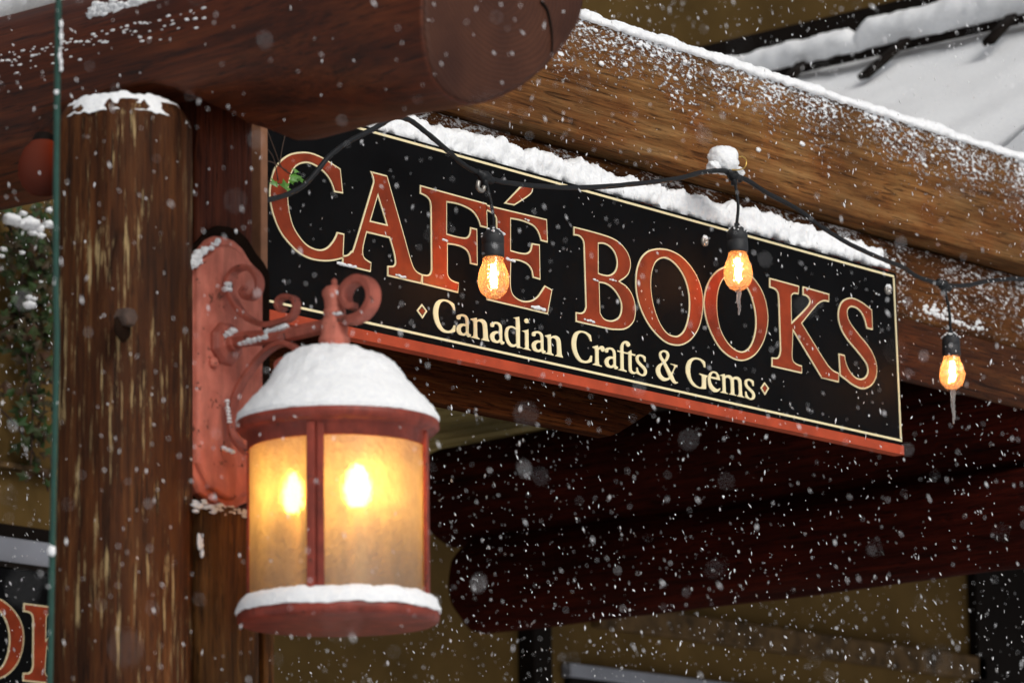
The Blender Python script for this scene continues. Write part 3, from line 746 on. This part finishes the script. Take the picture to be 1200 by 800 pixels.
zP = 2.985
obj('board', vtimber(xb0, xb1, -.238, -.06, 0, zP, seed=2), M_post2, P2)
zst = onY(262, 596, -.27).z
obj('stub', vtimber(onY(231, 700, -.27).x, onY(301, 700, -.27).x, -.285, -.2385, 0, zst, r=.02, seed=6, amp=.004, n=60), M_post3, P2)
obj('side_strip', vtimber(onY(299.5, 400, -.12).x, onY(308, 400, -.12).x, -.13, -.05, 0, zP+.02, r=.002, seed=4, amp=.0008), paint('sawn edge', (.24, .10, .045), .7, .3, 30, .3), P2)
obj('back_strip', vtimber(onY(303, 700, -.2).x, onY(316, 700, -.2).x, -.21, -.131, 0, zst-.02, r=.004, seed=4, amp=.002), M_post3, P2)
gs = []
for i in range(90):
    k = random.random(); p = onY(206+88*k, 586+18*k+random.gauss(0, 3), -.262-.02*(k > .25))
    gs.append(blob(p, random.uniform(.0018, .005), 1.5, 1.2, .6, i+40, 7, .5, .2))
for px, py in ((235, 640),):
    gs += [blob(onY(px+random.uniform(-2, 2), py+random.uniform(-12, 12), -.284), random.uniform(.002, .0045), .7, .6, 1.3, i, 6, .4, .2) for i in range(9)]
meta(obj('settled_snow', join(*gs), M_snow), 'dusting of snow on the shoulder of the post stub under the lantern plate', 'snow')

# ------------------------------------------------------------------ main log overhead
XC = -.36
Ye = onX(590, -10, XC).y
facepx = [(497, -60), (497, -10), (499, 45), (505, 80), (516, 102), (534, 116), (560, 122), (592, 112), (622, 94), (646, 73), (665, 50), (679, 26), (686, 0), (686, -40), (676, -90), (650, -130), (610, -150), (560, -140), (520, -110)]
fp = [onY(px, py, Ye) for px, py in facepx]
fp = crom([(p.x, p.z) for p in fp], 4, True)
cx_, cz_ = sum(p.x for p in fp)/len(fp), sum(p.y for p in fp)/len(fp)
# resample by angle
def rad_at(pl, cx, cz, a):
    best = None
    for i in range(len(pl)):
        p, q = pl[i-1], pl[i]; d = Vector((math.cos(a), math.sin(a)))
        e = q-p; den = d.x*e.y-d.y*e.x
        if abs(den) < 1e-9: continue
        w_ = p-Vector((cx, cz)); t_ = (w_.x*e.y-w_.y*e.x)/den; u_ = (w_.x*d.y-w_.y*d.x)/den
        if t_ > 0 and -1e-6 <= u_ <= 1+1e-6: best = t_ if best is None else max(best, t_)
    return best or .1
NA = 72
face_r = [rad_at(fp, cx_, cz_, 2*math.pi*j/NA) for j in range(NA)]
def logring(y, inner=1.0):
    k = min(1, max(0, (y-Ye)/.42)); k = k*k*(3-2*k); k2 = min(1, max(0, (y+.33)/.1))
    c = Vector((cx_, cz_)).lerp(Vector((-.345, 3.022)), k); rg = []
    for j in range(NA):
        a = 2*math.pi*j/NA; r_ = face_r[j]*(1-k)+.132*k
        f = noise.noise(Vector((math.cos(a)*1.5, math.sin(a)*1.5, y*2)))*.007*k+noise.noise(Vector((math.cos(a)*5, math.sin(a)*5, y*4)))*.002
        r_ = (r_+f)*inner; rg.append(Vector((c.x+r_*math.cos(a), y, c.y+r_*math.sin(a))))
    # saddle notch over the posts
    zf = 2.880+.092*min(1, max(0, (y+.375)/.13))**.7 if y < -.1 else 2.972-.1*min(1, max(0, (y+.02)/.1))
    for p in rg: p.z = max(p.z, zf+.1*(p.z-zf)) if p.z < zf and y > -.375 else p.z
    return rg
LG = thing('overhead_log', (-.35, 0, 2.88), 'massive red-brown log laid over the posts, its rounded cut end near the sign', 'log')
ys = [Ye+.004, Ye+.010]+[Ye+.02+i*.03 for i in range(90)]
rings = [logring(Ye+.0045, .983)]+[logring(y) for y in ys]
obj('trunk', loft(rings), M_log, LG)
obj('cut_end', loft([logring(Ye, .2), logring(Ye, .6), logring(Ye, .93), logring(Ye+.0015, .968), logring(Ye+.004, .982), logring(Ye+.02, .982)]), M_logend, LG)
ck = [onY(px, py, Ye-.001) for px, py in ((634, 2), (641, 12), (645, 28), (647, 44), (647, 62))]
obj('crack', tube(crom(ck, 5), .003, 6, rf=lambda t: .0028*(1-.6*t)), M_dark, LG)
gs = []
rs_ = random.Random(5)
for i in range(420):
    px = 105+rs_.random()**.8*125; base = 16-(px-112)*.147
    p = onX(px, base+rs_.gauss(-2, 4.0), XC-.02-.08)
    gs.append(blob(p, rs_.uniform(.002, .0065), 1, 1.4, .7, i, 6, .5, .2))
for i in range(110):
    px = rs_.uniform(0, 240); p = onX(px, 64-(px)*.235+abs(rs_.gauss(0, 12)), XC-.135+.004)
    gs.append(blob(p, rs_.uniform(.0008, .0026), 1, 1.6, .6, i, 5, .5, .2))
meta(obj('settled_snow', join(*gs), M_snow), 'loose clusters of snow along the upper side of the overhead log', 'snow', kind='stuff')

# ------------------------------------------------------------------ lantern
XLN = -.352; YLN = onX(395, 450, XLN).y
L = thing('wall_lantern', (XLN, -.25, 2.63), 'lit red iron wall lantern with frosted amber glass on scrolled bracket', 'lantern')
PXM = 5.10/FPX
def zl(py): return onY(395, py, YLN).z
ctr = onY(396, 600, YLN); cx, cy = ctr.x, YLN
# backplate
pc = onY(262, 430, -.25); hw = .0745
zt_, zq, zu, zbm = onY(262, 277, -.25).z, onY(220, 309, -.25).z, onY(221, 547, -.25).z, onY(262, 598, -.25).z
def plate_out(s=0.0):
    h = hw-s
    half = [(0, zt_-s), (.018-s*.3, zt_-.002-s), (.034-s*.6, zt_-.010-s*.8), (.050-s*.9, zt_-.026-s*.5), (.063-s*.9, zt_-.034-s*.4), (h, zq-s*.4)]
    halfb = [(h, zu+s*.4), (.063-s*.9, zu-.012+s*.3), (.050-s*.9, zu-.033+s*.5), (.034-s*.6, zbm+.011+s*.8), (.018-s*.3, zbm+.002+s), (0, zbm+s)]
    rt_ = half+halfb
    return [(pc.x+x, z) for x, z in rt_]+[(pc.x-x, z) for x, z in rt_[::-1] if x > 0]
rings = [[Vector((x, y, z)) for x, z in plate_out(s_)] for s_, y in ((0, -.2395), (0, -.2490), (.003, -.2535), (.0125, -.2545), (.0145, -.2600), (.0175, -.2625))]
obj('back_plate', loft(rings), M_iron, L, False, .0012)
pd = [(x+.012, z+.010) for x, z in plate_out(-.006)]
obj('cavity_pad', loft([[Vector((x, y, z)) for x, z in pd] for y in (-.2395, -.2465)]), M_pad_shadow, L, False)  # near-black slab in place of the dark cavity around the plate
bo = onX(266, 402, XLN)
def disc_y(c, prof, n=8, rot=0):
    return loft([[Vector((c.x+r_*math.cos(2*math.pi*(j+.5)/n+rot), y, c.z+r_*math.sin(2*math.pi*(j+.5)/n+rot))) for j in range(n)] for r_, y in prof])
bo.x = onY(266, 402, -.266).x
obj('boss', disc_y(bo, ((.030, -.2605), (.030, -.266), (.025, -.272), (.014, -.275), (.013, -.285)), 8), M_iron_shade, L, False, .0015)
sc1 = onX(249, 430, XLN); sc1.x = onY(249, 430, -.262).x
obj('screw', disc_y(Vector((sc1.x, -.262, sc1.z)), ((.008, -.2605), (.008, -.266), (.004, -.269)), 8), M_iron, L)
hub = onX(392, 385, XLN)
bo.x = onY(266, 402, -.266).x
arm = [Vector((bo.x, -.262, bo.z)), Vector((XLN, -.30, bo.z+.001)), Vector((XLN, -.36, hub.z+.004)), Vector((XLN, hub.y, hub.z+.006))]
obj('arm', tube(crom(arm, 6), .0105, 6, rf=lambda t: .0115-.002*t), M_iron_shade, L, False, .001)
def PX(pts): return crom([onX(a, b, XLN) for a, b in pts], 5)
tp = lambda t: 1 if t < .75 else 1-.35*(t-.75)/.25
obj('scroll', ribbon(PX([(316, 381), (301, 378), (285, 368), (273, 351), (267.5, 334), (272, 321), (282, 314), (294, 315), (303, 326), (303.5, 338), (297, 348), (288, 348.5), (283.5, 341.5), (288, 336)]), .0145, .0070, taper=tp), M_iron_shade, L, False)
obj('scroll', ribbon(PX([(312, 381), (329, 377), (341.5, 372), (347, 362), (346, 351.5), (337.5, 347.5), (329, 350), (326, 357.5), (330, 364), (334.5, 360.5)]), .0135, .0065, taper=tp), M_iron_shade, L, False)
obj('scroll', ribbon(PX([(291, 531), (281, 522), (273, 507), (271.5, 484), (279, 457), (293, 434), (313, 411), (332, 402), (347, 408.5), (352, 420), (344, 433), (331, 437), (325, 427), (333, 420)]), .0145, .0070, taper=tp), M_iron_shade, L, False)
obj('scroll', ribbon(PX([(393, 373), (412, 375), (427, 368), (436.5, 353.5), (436.5, 339), (429, 329), (418, 328), (407.5, 336.5), (404.5, 349), (409.5, 358.5), (416, 358)]), .021, .0115, taper=tp), M_iron_shade, L, False)
def hubz(py): return onX(392, py, XLN).z
P_ = [(.5, 326), (2.6, 328), (3, 331), (2.5, 334), (8, 336), (11.5, 341), (11.5, 346), (9.5, 352), (9, 361), (10.5, 364), (10.5, 368), (9.5, 370), (13, 378), (12.5, 392), (14.5, 396), (15, 400), (13, 403), (13.5, 412), (18, 425)]
obj('finial', lathe([(a*PXM*1.25, hubz(b)) for a, b in P_], XLN, hub.y, 24), M_iron, L)
# roof, collar, base
roofp = [(14, 406), (24, 414), (48, 430), (78, 452), (100, 474), (113, 492), (118, 496), (118.5, 503), (114, 508), (106, 511), (104, 526), (101, 527), (100, 512), (60, 470)]
obj('hood', lathe([(a*PXM, zl(b)) for a, b in roofp], cx, cy, 64), M_irond, L)
basep = [(97, 713), (108, 714), (116, 718), (117, 723), (116, 729), (110, 732), (40, 733), (.1, 733)]
obj('base_tray', lathe([(a*PXM, zl(b)) for a, b in basep], cx, cy, 64), M_irond, L)
# inner floor of the tray + screws underneath
obj('tray_floor', lathe([(.1, zl(712)), (97*PXM, zl(713))], cx, cy, 48), M_irond, L)
gl_ = obj('glass', lathe([(102*PXM, zl(519)+(zl(713)-zl(519))*i/10) for i in range(11)], cx, cy, 96), M_glass, L)
vd = Vector((CAM.x-cx, CAM.y-cy)).normalized(); av = math.atan2(vd.y, vd.x)   # toward the street side
def bar_at(ang, wd=.0088):
    c, s_ = math.cos(ang), math.sin(ang); tn = Vector((-s_, c, 0)); gs = []
    for off, ww, r0, r1 in ((-.0058, .0105, 103.2, 108.5), (.0068, .0085, 103.4, 106.5), (.0012, .004, 102.6, 104.5)):
        z0, z1 = zl(716), zl(511); V = []
        for z in (z0, z1):
            for r_, o_ in ((r0, off-ww/2), (r1, off-ww/2), (r1, off+ww/2), (r0, off+ww/2)):
                V.append(Vector((cx, cy, z))+Vector((c, s_, 0))*(r_*PXM)+tn*o_)
        gs.append((V, [(0, 1, 2, 3), (7, 6, 5, 4), (0, 4, 5, 1), (1, 5, 6, 2), (2, 6, 7, 3), (3, 7, 4, 0)]))
    return join(*gs)
# front bar sits a little left of the middle
a_front = av-math.asin(25/104)
for k in range(4): obj('glass_bar', bar_at(a_front+k*math.pi/2), M_irond, L, False, .0008)
# bulbs inside
rv = Vector((-vd.y, vd.x, 0)); 
if rv.dot(rt) < 0: rv = -rv
for px, py, rr, dep, zz in ((417, 580, .017, .062, 1.75), (349, 584, .012, .046, 1.5)):
    c = Vector((cx, cy, 0))+rv*((px-396)*PXM)+Vector((vd.x, vd.y, 0))*dep; c.z = zl(py)
    pr = [(.0005, .030*zz/1.7), (rr*.35, .026*zz/1.7), (rr*.75, .014*zz/1.7), (rr, -.002), (rr*.9, -.014), (rr*.55, -.024), (rr*.5, -.028)]
    bu = obj('bulb', lathe([(a, c.z+b) for a, b in pr], c.x, c.y, 20), M_lampbulb, L)
    obj('bulb_socket', lathe([(rr*.6, c.z-.027), (rr*.7, c.z-.03), (rr*.7, zl(714))], c.x, c.y, 14), M_cream, L)

# snow on the lantern
def nfc(r_, z, a):
    p = Vector((math.cos(a)*r_, math.sin(a)*r_, z)); k_ = min(1, max(.25, (.125-r_)/.05)); f = noise.noise(p*16)*.007*k_+noise.noise(p*48)*.0028*k_+noise.noise(p*120)*.0018+noise.noise(p*260)*.0012
    e = min(1, r_/.02)
    return r_+f*.6*e, z+f*.8*e
cap = [(2, 403), (16, 404), (32, 407), (48, 413), (62, 424), (74, 438), (87, 453), (102, 469), (111, 480), (117, 488), (118, 492), (117.5, 496), (112, 494)]
capd = crom([(a, b) for a, b in cap], 4)
meta(obj('settled_snow', lathe([(v.x*PXM, zl(v.y)) for v in capd], cx, cy, 120, nfc), M_snow), 'domed cap of snow covering the hood of the red lantern', 'snow')
tr = crom([(101, 712), (102.5, 702), (107, 699), (113, 704), (117.5, 715), (118, 719), (114, 719)], 4)
def nft(r_, z, a):
    r2_, z2 = nfc(r_, z, a); return r2_, z2+.003*noise.noise(Vector((math.cos(a)*3, math.sin(a)*3, 0)))
meta(obj('settled_snow', lathe([(v.x*PXM, zl(v.y)) for v in tr], cx, cy, 140, nft), M_snow), 'ring of snow around the base tray of the lantern', 'snow')
gs = []
for px, py, rr, n_, dx, dy in ((300, 398, .005, 6, 6, -1.5), (326, 385, .0055, 5, 5, -1.6), (268, 392, .006, 5, 3.5, -3), (267, 333, .006, 2, 1, -6), (268, 484, .0035, 7, .3, 4), (393, 368, .006, 4, 4, .5), (270, 528, .004, 3, 5, 2), (247, 425, .005, 2, 2, -1)):
    for i in range(n_):
        p = onX(px+(i-n_/2)*dx, py+(i-n_/2)*dy, XLN-.006); gs.append(blob(p, rr*random.uniform(.7, 1.1), 1.2, 1.3, .8, i+px, 7, .4, .2))
for i in range(46):
    k = random.random(); px = 221+k*36; py = 308-k*27+random.uniform(-4, 7)*(1.25-k)
    p = onY(px, py, -.262); gs.append(blob(p, random.uniform(.003, .0075)*(1.15-.6*k), 1, .8, .8, i, 6, .4, .2))
meta(obj('settled_snow', join(*gs), M_snow), 'bits of snow on the arm, scrolls and shoulder of the lantern bracket', 'snow', kind='stuff')

# ------------------------------------------------------------------ string of bulbs
YC = -.07
ST = thing('string_lights', (.7, YC, 3.0), 'black cord of warm glowing bulbs sagging across the front of the shop sign', 'string lights')
cpx = [(290, 240), (309, 235.5), (335, 228.5), (355, 218), (371, 201), (385, 184), (397, 174), (410, 165), (440, 150), (462, 138), (480, 141), (500, 156), (517, 170), (543, 193), (563, 204), (583, 212), (617, 217), (667, 220), (717, 218), (767, 213), (800, 208), (822, 202), (847, 200), (860, 205), (877, 212), (900, 227), (933, 244), (957, 262), (985, 280), (1012, 294), (1040, 306), (1058, 313), (1075, 324), (1092, 330), (1107, 334), (1122, 335), (1138, 333.5), (1154, 330), (1171, 328), (1200, 327), (1260, 333), (1330, 345)]
CP = crom([onY(a, b, YC) for a, b in cpx], 5)
obj('cord', tube(CP, .0040, 10, jit=.25), M_rubber, ST)
def spiral_tw():
    return None
bulbs = [((568, 207), (577, 246), (577.5, 264), 1.0, 0, 'leftmost'), ((860, 206), (865, 238), (863.5, 261), 1.0, .034, 'middle'), ((1106, 334), (1112, 362), (1114, 387), .93, .050, 'rightmost')]
protos = []
for j, mid, top, sc, icl, nm in bulbs:
    J, Mi, T = onY(*j, YC), onY(*mid, YC-.004), onY(*top, YC)
    jn = join(blob(J, .0105, 1.25, .8, .9, 3+j[0], 10, .25), tube([J+Vector((-.018, 0, .004)), J, J+Vector((.018, 0, -.004))], .0058, 10), tube([J, J+Vector((0, 0, -.016))], .0055, 10))
    obj('cord_joint', jn, M_rubber, ST)
    obj('drop_wire', tube(crom([J, Mi, T], 6), .0026, 8), M_rubber, ST)
    d = (T-CAM).dot(fwd)/FPX      # metres per frame pixel at this distance
    d1 = 5.85/FPX*sc*1.03
    pr = [(1, 0), (3, .5), (4, 4), (8, 6.5), (12, 11), (13.2, 15), (13.2, 22), (12.4, 23), (13.2, 24), (13.2, 36), (12.6, 38.5), (10, 38.8)]
    so_ = obj('socket', lathe([(a*d1, T.z-b*d1) for a, b in pr], T.x, T.y, 24, lambda r_, z, a: (r_*(1+.05*noise.noise(Vector((a*3, z*200, 0)))), z)), M_socket, ST)
    gb = [(10.5, 38.2), (12.0, 40), (12.6, 44), (15, 51), (17.4, 58), (18.3, 65), (17.6, 72), (15, 79), (10.5, 84), (5.5, 87), (.3, 88)]
    gb = crom(gb, 3)
    bu = obj('bulb', lathe([(v.x*d1, T.z-v.y*d1) for v in gb], T.x, T.y, 32), M_bglass, ST)
    zc = T.z-62*d1
    fl = []
    for k in range(5):
        a = 2*math.pi*k/5+j[0]; r_ = .0035
        fl.append(tube([Vector((T.x+r_*math.cos(a)*.5, T.y+r_*math.sin(a)*.5, zc+.019)), Vector((T.x+r_*math.cos(a), T.y+r_*math.sin(a), zc)), Vector((T.x+r_*.7*math.cos(a+.5), T.y+r_*.7*math.sin(a+.5), zc-.015))], .0014, 6))
    obj('filament', join(*fl), M_fil, bu)
    gs = []
    for i in range(26):
        a = random.uniform(0, 2*math.pi); k = random.random()**1.6; r_ = (5+8*min(1, k*1.6))*d1
        gs.append(blob((T.x+r_*math.cos(a), T.y+r_*math.sin(a), T.z-(4+10*k)*d1), random.uniform(.0012, .0028), 1, 1, .8, i, 5, .4, .2))
    meta(obj('settled_snow', join(*gs), M_snow), 'frosty snow crust on the %s black bulb socket' % nm, 'snow')
    # small drops frozen on the bulb
    gs = []
    for i in range(16):
        a = random.uniform(0, 2*math.pi); k = random.uniform(.2, .9); v = gb[int(k*(len(gb)-1))]
        gs.append(blob((T.x+v.x*d1*math.cos(a), T.y+v.x*d1*math.sin(a), T.z-v.y*d1), random.uniform(.001, .0022), 1, 1, 1, i, 5, .3))
    meta(obj('drops', join(*gs), M_ice, bu), kind='stuff')
    if icl:
        b0 = T.z-87*d1; P = [Vector((T.x+.0012*math.sin(k*.9), T.y, b0+.003-(icl*1.22+.003)*k/12)) for k in range(13)]
        meta(obj('icicle', tube(P, .004, 10, rf=lambda t: (.0032*(1-t)**.7+.0014)*(1+.18*math.sin(t*40)), jit=.5), M_ice), 'thin icicle hanging from the %s bulb of the string' % nm, 'icicle')
# wire clip at the first joint
J = onY(564, 219, YC-.006)
obj('clip', tube(crom([J+Vector((-.006, 0, .008)), J+Vector((-.008, 0, -.003)), J+Vector((.002, 0, -.006)), J+Vector((.007, 0, .002))], 4), .0035, 8), M_steel, ST)
# snow clump and brass hook above the middle joint
c = onY(848, 188, YC+.012); gs = [blob(c, .030, 1.0, .75, .82, 12, 28, .12, .07), blob(onY(863, 202, YC+.005), .014, 1.2, .8, .7, 3, 16, .3, .1), blob(onY(836, 196, YC+.008), .013, 1, .8, .8, 8, 16, .3, .1)]
meta(obj('settled_snow', join(*gs), M_snow), 'rounded clump of snow sitting on the cord joint above the middle bulb', 'snow')
hk = [(874, 206), (869, 198), (864, 197), (860, 199)]
meta(obj('hook', tube(crom([onY(a, b, YC-.012) for a, b in ((858, 199), (866, 199), (873, 196), (874.5, 188), (870, 183.5), (866, 184))], 5), .0013, 7), M_brass), 'tiny brass hook poking from the snow clump above the middle bulb', 'hook')

# ------------------------------------------------------------------ green cable
gc = [atD(a, b, 4.75) for a, b in ((70, -60), (68, 40), (66, 200), (65.5, 330), (66.5, 400), (64, 520), (61.5, 640), (59, 760), (57, 880))]
meta(obj('cable', tube(crom(gc, 6), .0040, 10), M_green), 'dark green cable hanging straight down in front of the left post', 'cable')
gs = [blob(atD(71+random.uniform(-1, 1), 28+i*7.5, 4.745), random.uniform(.0018, .0036), .7, .7, 1.5, i, 6, .4) for i in range(8)]
gs += [blob(atD(60.5, 645, 4.745), .0055, .9, .9, 1.2, 2, 8, .3), blob(atD(66, 108, 4.745), .003, 1, 1, 1, 5, 6, .3)]
meta(obj('settled_snow', join(*gs), M_snow), 'specks of snow clinging to the dark green cable', 'snow', kind='stuff')

# ------------------------------------------------------------------ amber lamp under the log
c = atD(50, 197, 5.24)
LM = thing('porch_lamp', c, 'small round dull orange-red lamp behind the green cable, below the big log', 'lamp')
def glow():
    t = NT('amber lamp glass'); tr = t.add('ShaderNodeBsdfTranslucent'); tr.inputs[0].default_value = (.24, .07, .025, 1)
    df = t.add('ShaderNodeBsdfDiffuse'); df.inputs[0].default_value = (.06, .024, .018, 1)
    m = t.add('ShaderNodeMixShader'); m.inputs[0].default_value = .85; t.link(tr.outputs[0], m.inputs[1]); t.link(df.outputs[0], m.inputs[2])
    t.link(m.outputs[0], t.out.inputs[0]); return t.m
obj('shade', lathe([(.0005, c.z+.038), (.016, c.z+.036), (.026, c.z+.024), (.032, c.z+.008), (.033, c.z-.010), (.027, c.z-.025), (.016, c.z-.035), (.0005, c.z-.038)], c.x, c.y, 32), glow(), LM)
obj('cap', lathe([(.0005, c.z+.05), (.010, c.z+.048), (.014, c.z+.040), (.016, c.z+.036)], c.x, c.y, 20), M_dark, LM)
obj('bracket', tube([Vector((c.x, c.y, c.z+.045)), Vector((c.x+.02, c.y+.01, c.z+.05)), Vector((c.x+.10, c.y+.03, c.z+.055))], .003, 8), M_dark, LM)
q = c+rt*.016
obj('bulb', blob(q, .008, 1, 1, 1.3, 1, 8, 0), emis('small amber bulb', (1, .3, .05), 3), LM)
pl = bpy.data.lights.new('porch_light', 'POINT'); pl.energy = .06; pl.color = (1, .32, .08); pl.shadow_soft_size = .004
po = bpy.data.objects.new('porch_light', pl); COL.objects.link(po); po.location = q+Vector((0, 0, .014))-Vector(LM.location); po.parent = LM

# ------------------------------------------------------------------ ivy
def leaf(c, s, seed):
    rr = random.Random(seed); n = Vector((rr.uniform(-.9, .3), -1, rr.uniform(-.2, .9))).normalized()
    u = n.orthogonal().normalized(); v = n.cross(u); a0 = rr.uniform(0, 6.28)
    sh = ((0, .0), (.28, .22), (.62, .42), (.55, .18), (1.0, .0), (.55, -.18), (.62, -.42), (.28, -.22))
    pts = []
    for x, y in sh:
        X = (x-.4)*s*1.6; Y_ = y*s*1.6; cu = -.25*s*(abs(y)*2)**2
        pts.append(c+u*(X*math.cos(a0)-Y_*math.sin(a0))+v*(X*math.sin(a0)+Y_*math.cos(a0))+n*cu)
    mid = c+n*.1*s; V = [mid]+pts
    return V, [(0, i, i % 8+1) for i in range(1, 9)]
IV = thing('ivy', (1.0, Yw-.02, 2.3), 'green and bronze ivy trailing down the wall at the left edge', 'ivy')
stems = [[(-20, 215), (10, 262), (28, 300), (22, 360), (34, 420), (24, 470), (30, 530)], [(60, 225), (50, 262), (44, 320), (50, 372), (36, 430), (52, 480), (30, 520)],
         [(-10, 300), (14, 330), (40, 345), (58, 372)], [(36, 250), (34, 330), (30, 400), (38, 470), (36, 545)], [(-10, 470), (20, 500), (44, 540), (57, 575)], [(0, 390), (22, 380), (44, 392), (60, 380)], [(58, 290), (46, 330), (26, 372), (4, 395)], [(2, 252), (24, 284), (50, 290), (62, 330)]]
gs, lf, lf2 = [], [], []
k = 0
for st in stems:
    P = crom([onY(a, b, Yw-.05-.03*math.sin(i*2.1+a)) for i, (a, b) in enumerate(st)], 8)
    gs.append(tube(P, .0022, 5))
    for i, p in enumerate(P):
        for q in range(3):
            k += 1; rr = random.Random(k)
            top = max(0, min(1, (p.z-2.75)/.35))
            if rr.random() > .12+.5*top: continue
            pp = p+Vector((rr.uniform(-.03, .03), rr.uniform(-.06, .015), rr.uniform(-.035, .03)))
            (lf if rr.random() < .6 else lf2).append(leaf(pp, rr.uniform(.012, .024), k))
for i in range(48):
    rr = random.Random(i+900); px, py = rr.uniform(-30, 62), 232+abs(rr.gauss(0, 50))
    (lf if rr.random() < .55 else lf2).append(leaf(onY(px, py, Yw-rr.uniform(.03, .16)), rr.uniform(.012, .024), i+900))
obj('stem', join(*gs), M_stem, IV)
obj('foliage', join(*lf), M_leaf, IV, False)
o = obj('foliage', join(*lf2), paint('bronze ivy leaf', (.055, .022, .008), .6, .5, 30, .1, .3, c2=(.02, .026, .007)), IV, False); o['label'] = 'bronze autumn ivy leaves'
gs = []
for px, py, rr in ((14, 257, .018), (22, 262, .012), (35, 262, .020), (44, 267, .014), (57, 263, .013), (38, 273, .009), (48, 276, .009), (58, 246, .008), (27, 250, .008), (4, 292, .007), (26, 296, .006), (35, 357, .012), (34, 348, .007), (40, 350, .006), (2, 300, .006), (48, 330, .004)):
    gs.append(blob(onY(px, py, Yw-.19), rr*.95, 1.2, .9, .62, px, 10, .35, .12))
meta(obj('settled_snow', join(*gs), M_snow), 'tufts of snow lying on the ivy leaves at the left edge', 'snow', kind='stuff')
# sprig in front of the sign
SPG = thing('sprig', onY(320, 215, -.02), 'small sprig of green leaves and bare twigs over the letter C', 'sprig')
gs = []
for st in ([(312, 150), (322, 176), (330, 196), (344, 206)], [(306, 190), (318, 190), (336, 200)], [(336, 150), (331, 172), (328, 190)], [(308, 170), (320, 184), (326, 212)], [(300, 206), (312, 212), (322, 214), (334, 218)]):
    gs.append(tube(crom([onY(a, b, -.02) for a, b in st], 5), .0009, 5))
obj('twig', join(*gs), M_stem, SPG)
gs = []
for px, py, s_, sd_ in ((345, 207, .013, 3), (352, 210, .010, 8), (322, 215, .012, 12), (334, 217, .013, 21), (347, 200, .009, 5), (342, 212, .009, 31), (338, 222, .008, 44)):
    gs.append(leaf(onY(px, py, -.03), s_, sd_))
obj('foliage', join(*gs), M_leaf2, SPG, False)

# ------------------------------------------------------------------ falling snow, evenly through the air in front of and around the porch
rs2 = random.Random(11); V, F = [], []
octf = [(0, 2, 4), (2, 1, 4), (1, 3, 4), (3, 0, 4), (2, 0, 5), (1, 2, 5), (3, 1, 5), (0, 3, 5)]
cnt = 0
fall = Vector((.22, -.10, -1)).normalized()
while cnt < 27000:
    D = (rs2.random()**(1/3))*8.6
    if D < 1.3 or (D < 4.2 and rs2.random() < .88): continue
    hw_, hh_ = .17*D+.15, .115*D+.15
    p = CAM+fwd*D+rt*rs2.uniform(-hw_, hw_)+up*rs2.uniform(-hh_, hh_)
    if p.z < .05: continue
    cnt += 1
    s_ = .00060+.0011*rs2.random()**3
    d = (fall+Vector((rs2.gauss(0, .35), rs2.gauss(0, .35), rs2.gauss(0, .2)))).normalized()
    u = d.orthogonal().normalized(); v = d.cross(u); el = rs2.uniform(1.3, 3.6); fl_ = rs2.uniform(.5, 1)
    k = len(V)
    for q in (d*el, -d*el, u, -u, v*fl_, -v*fl_): V.append(tuple(p+q*(s_*rs2.uniform(.75, 1.2))))
    F += [tuple(i+k for i in f) for f in octf]
me = bpy.data.meshes.new('falling_snow'); me.from_pydata(V, [], F); me.update(); me.materials.append(M_flake)
fs = bpy.data.objects.new('falling_snow', me); COL.objects.link(fs); meta(fs, 'white snowflakes falling through the air', 'snowfall', kind='stuff')
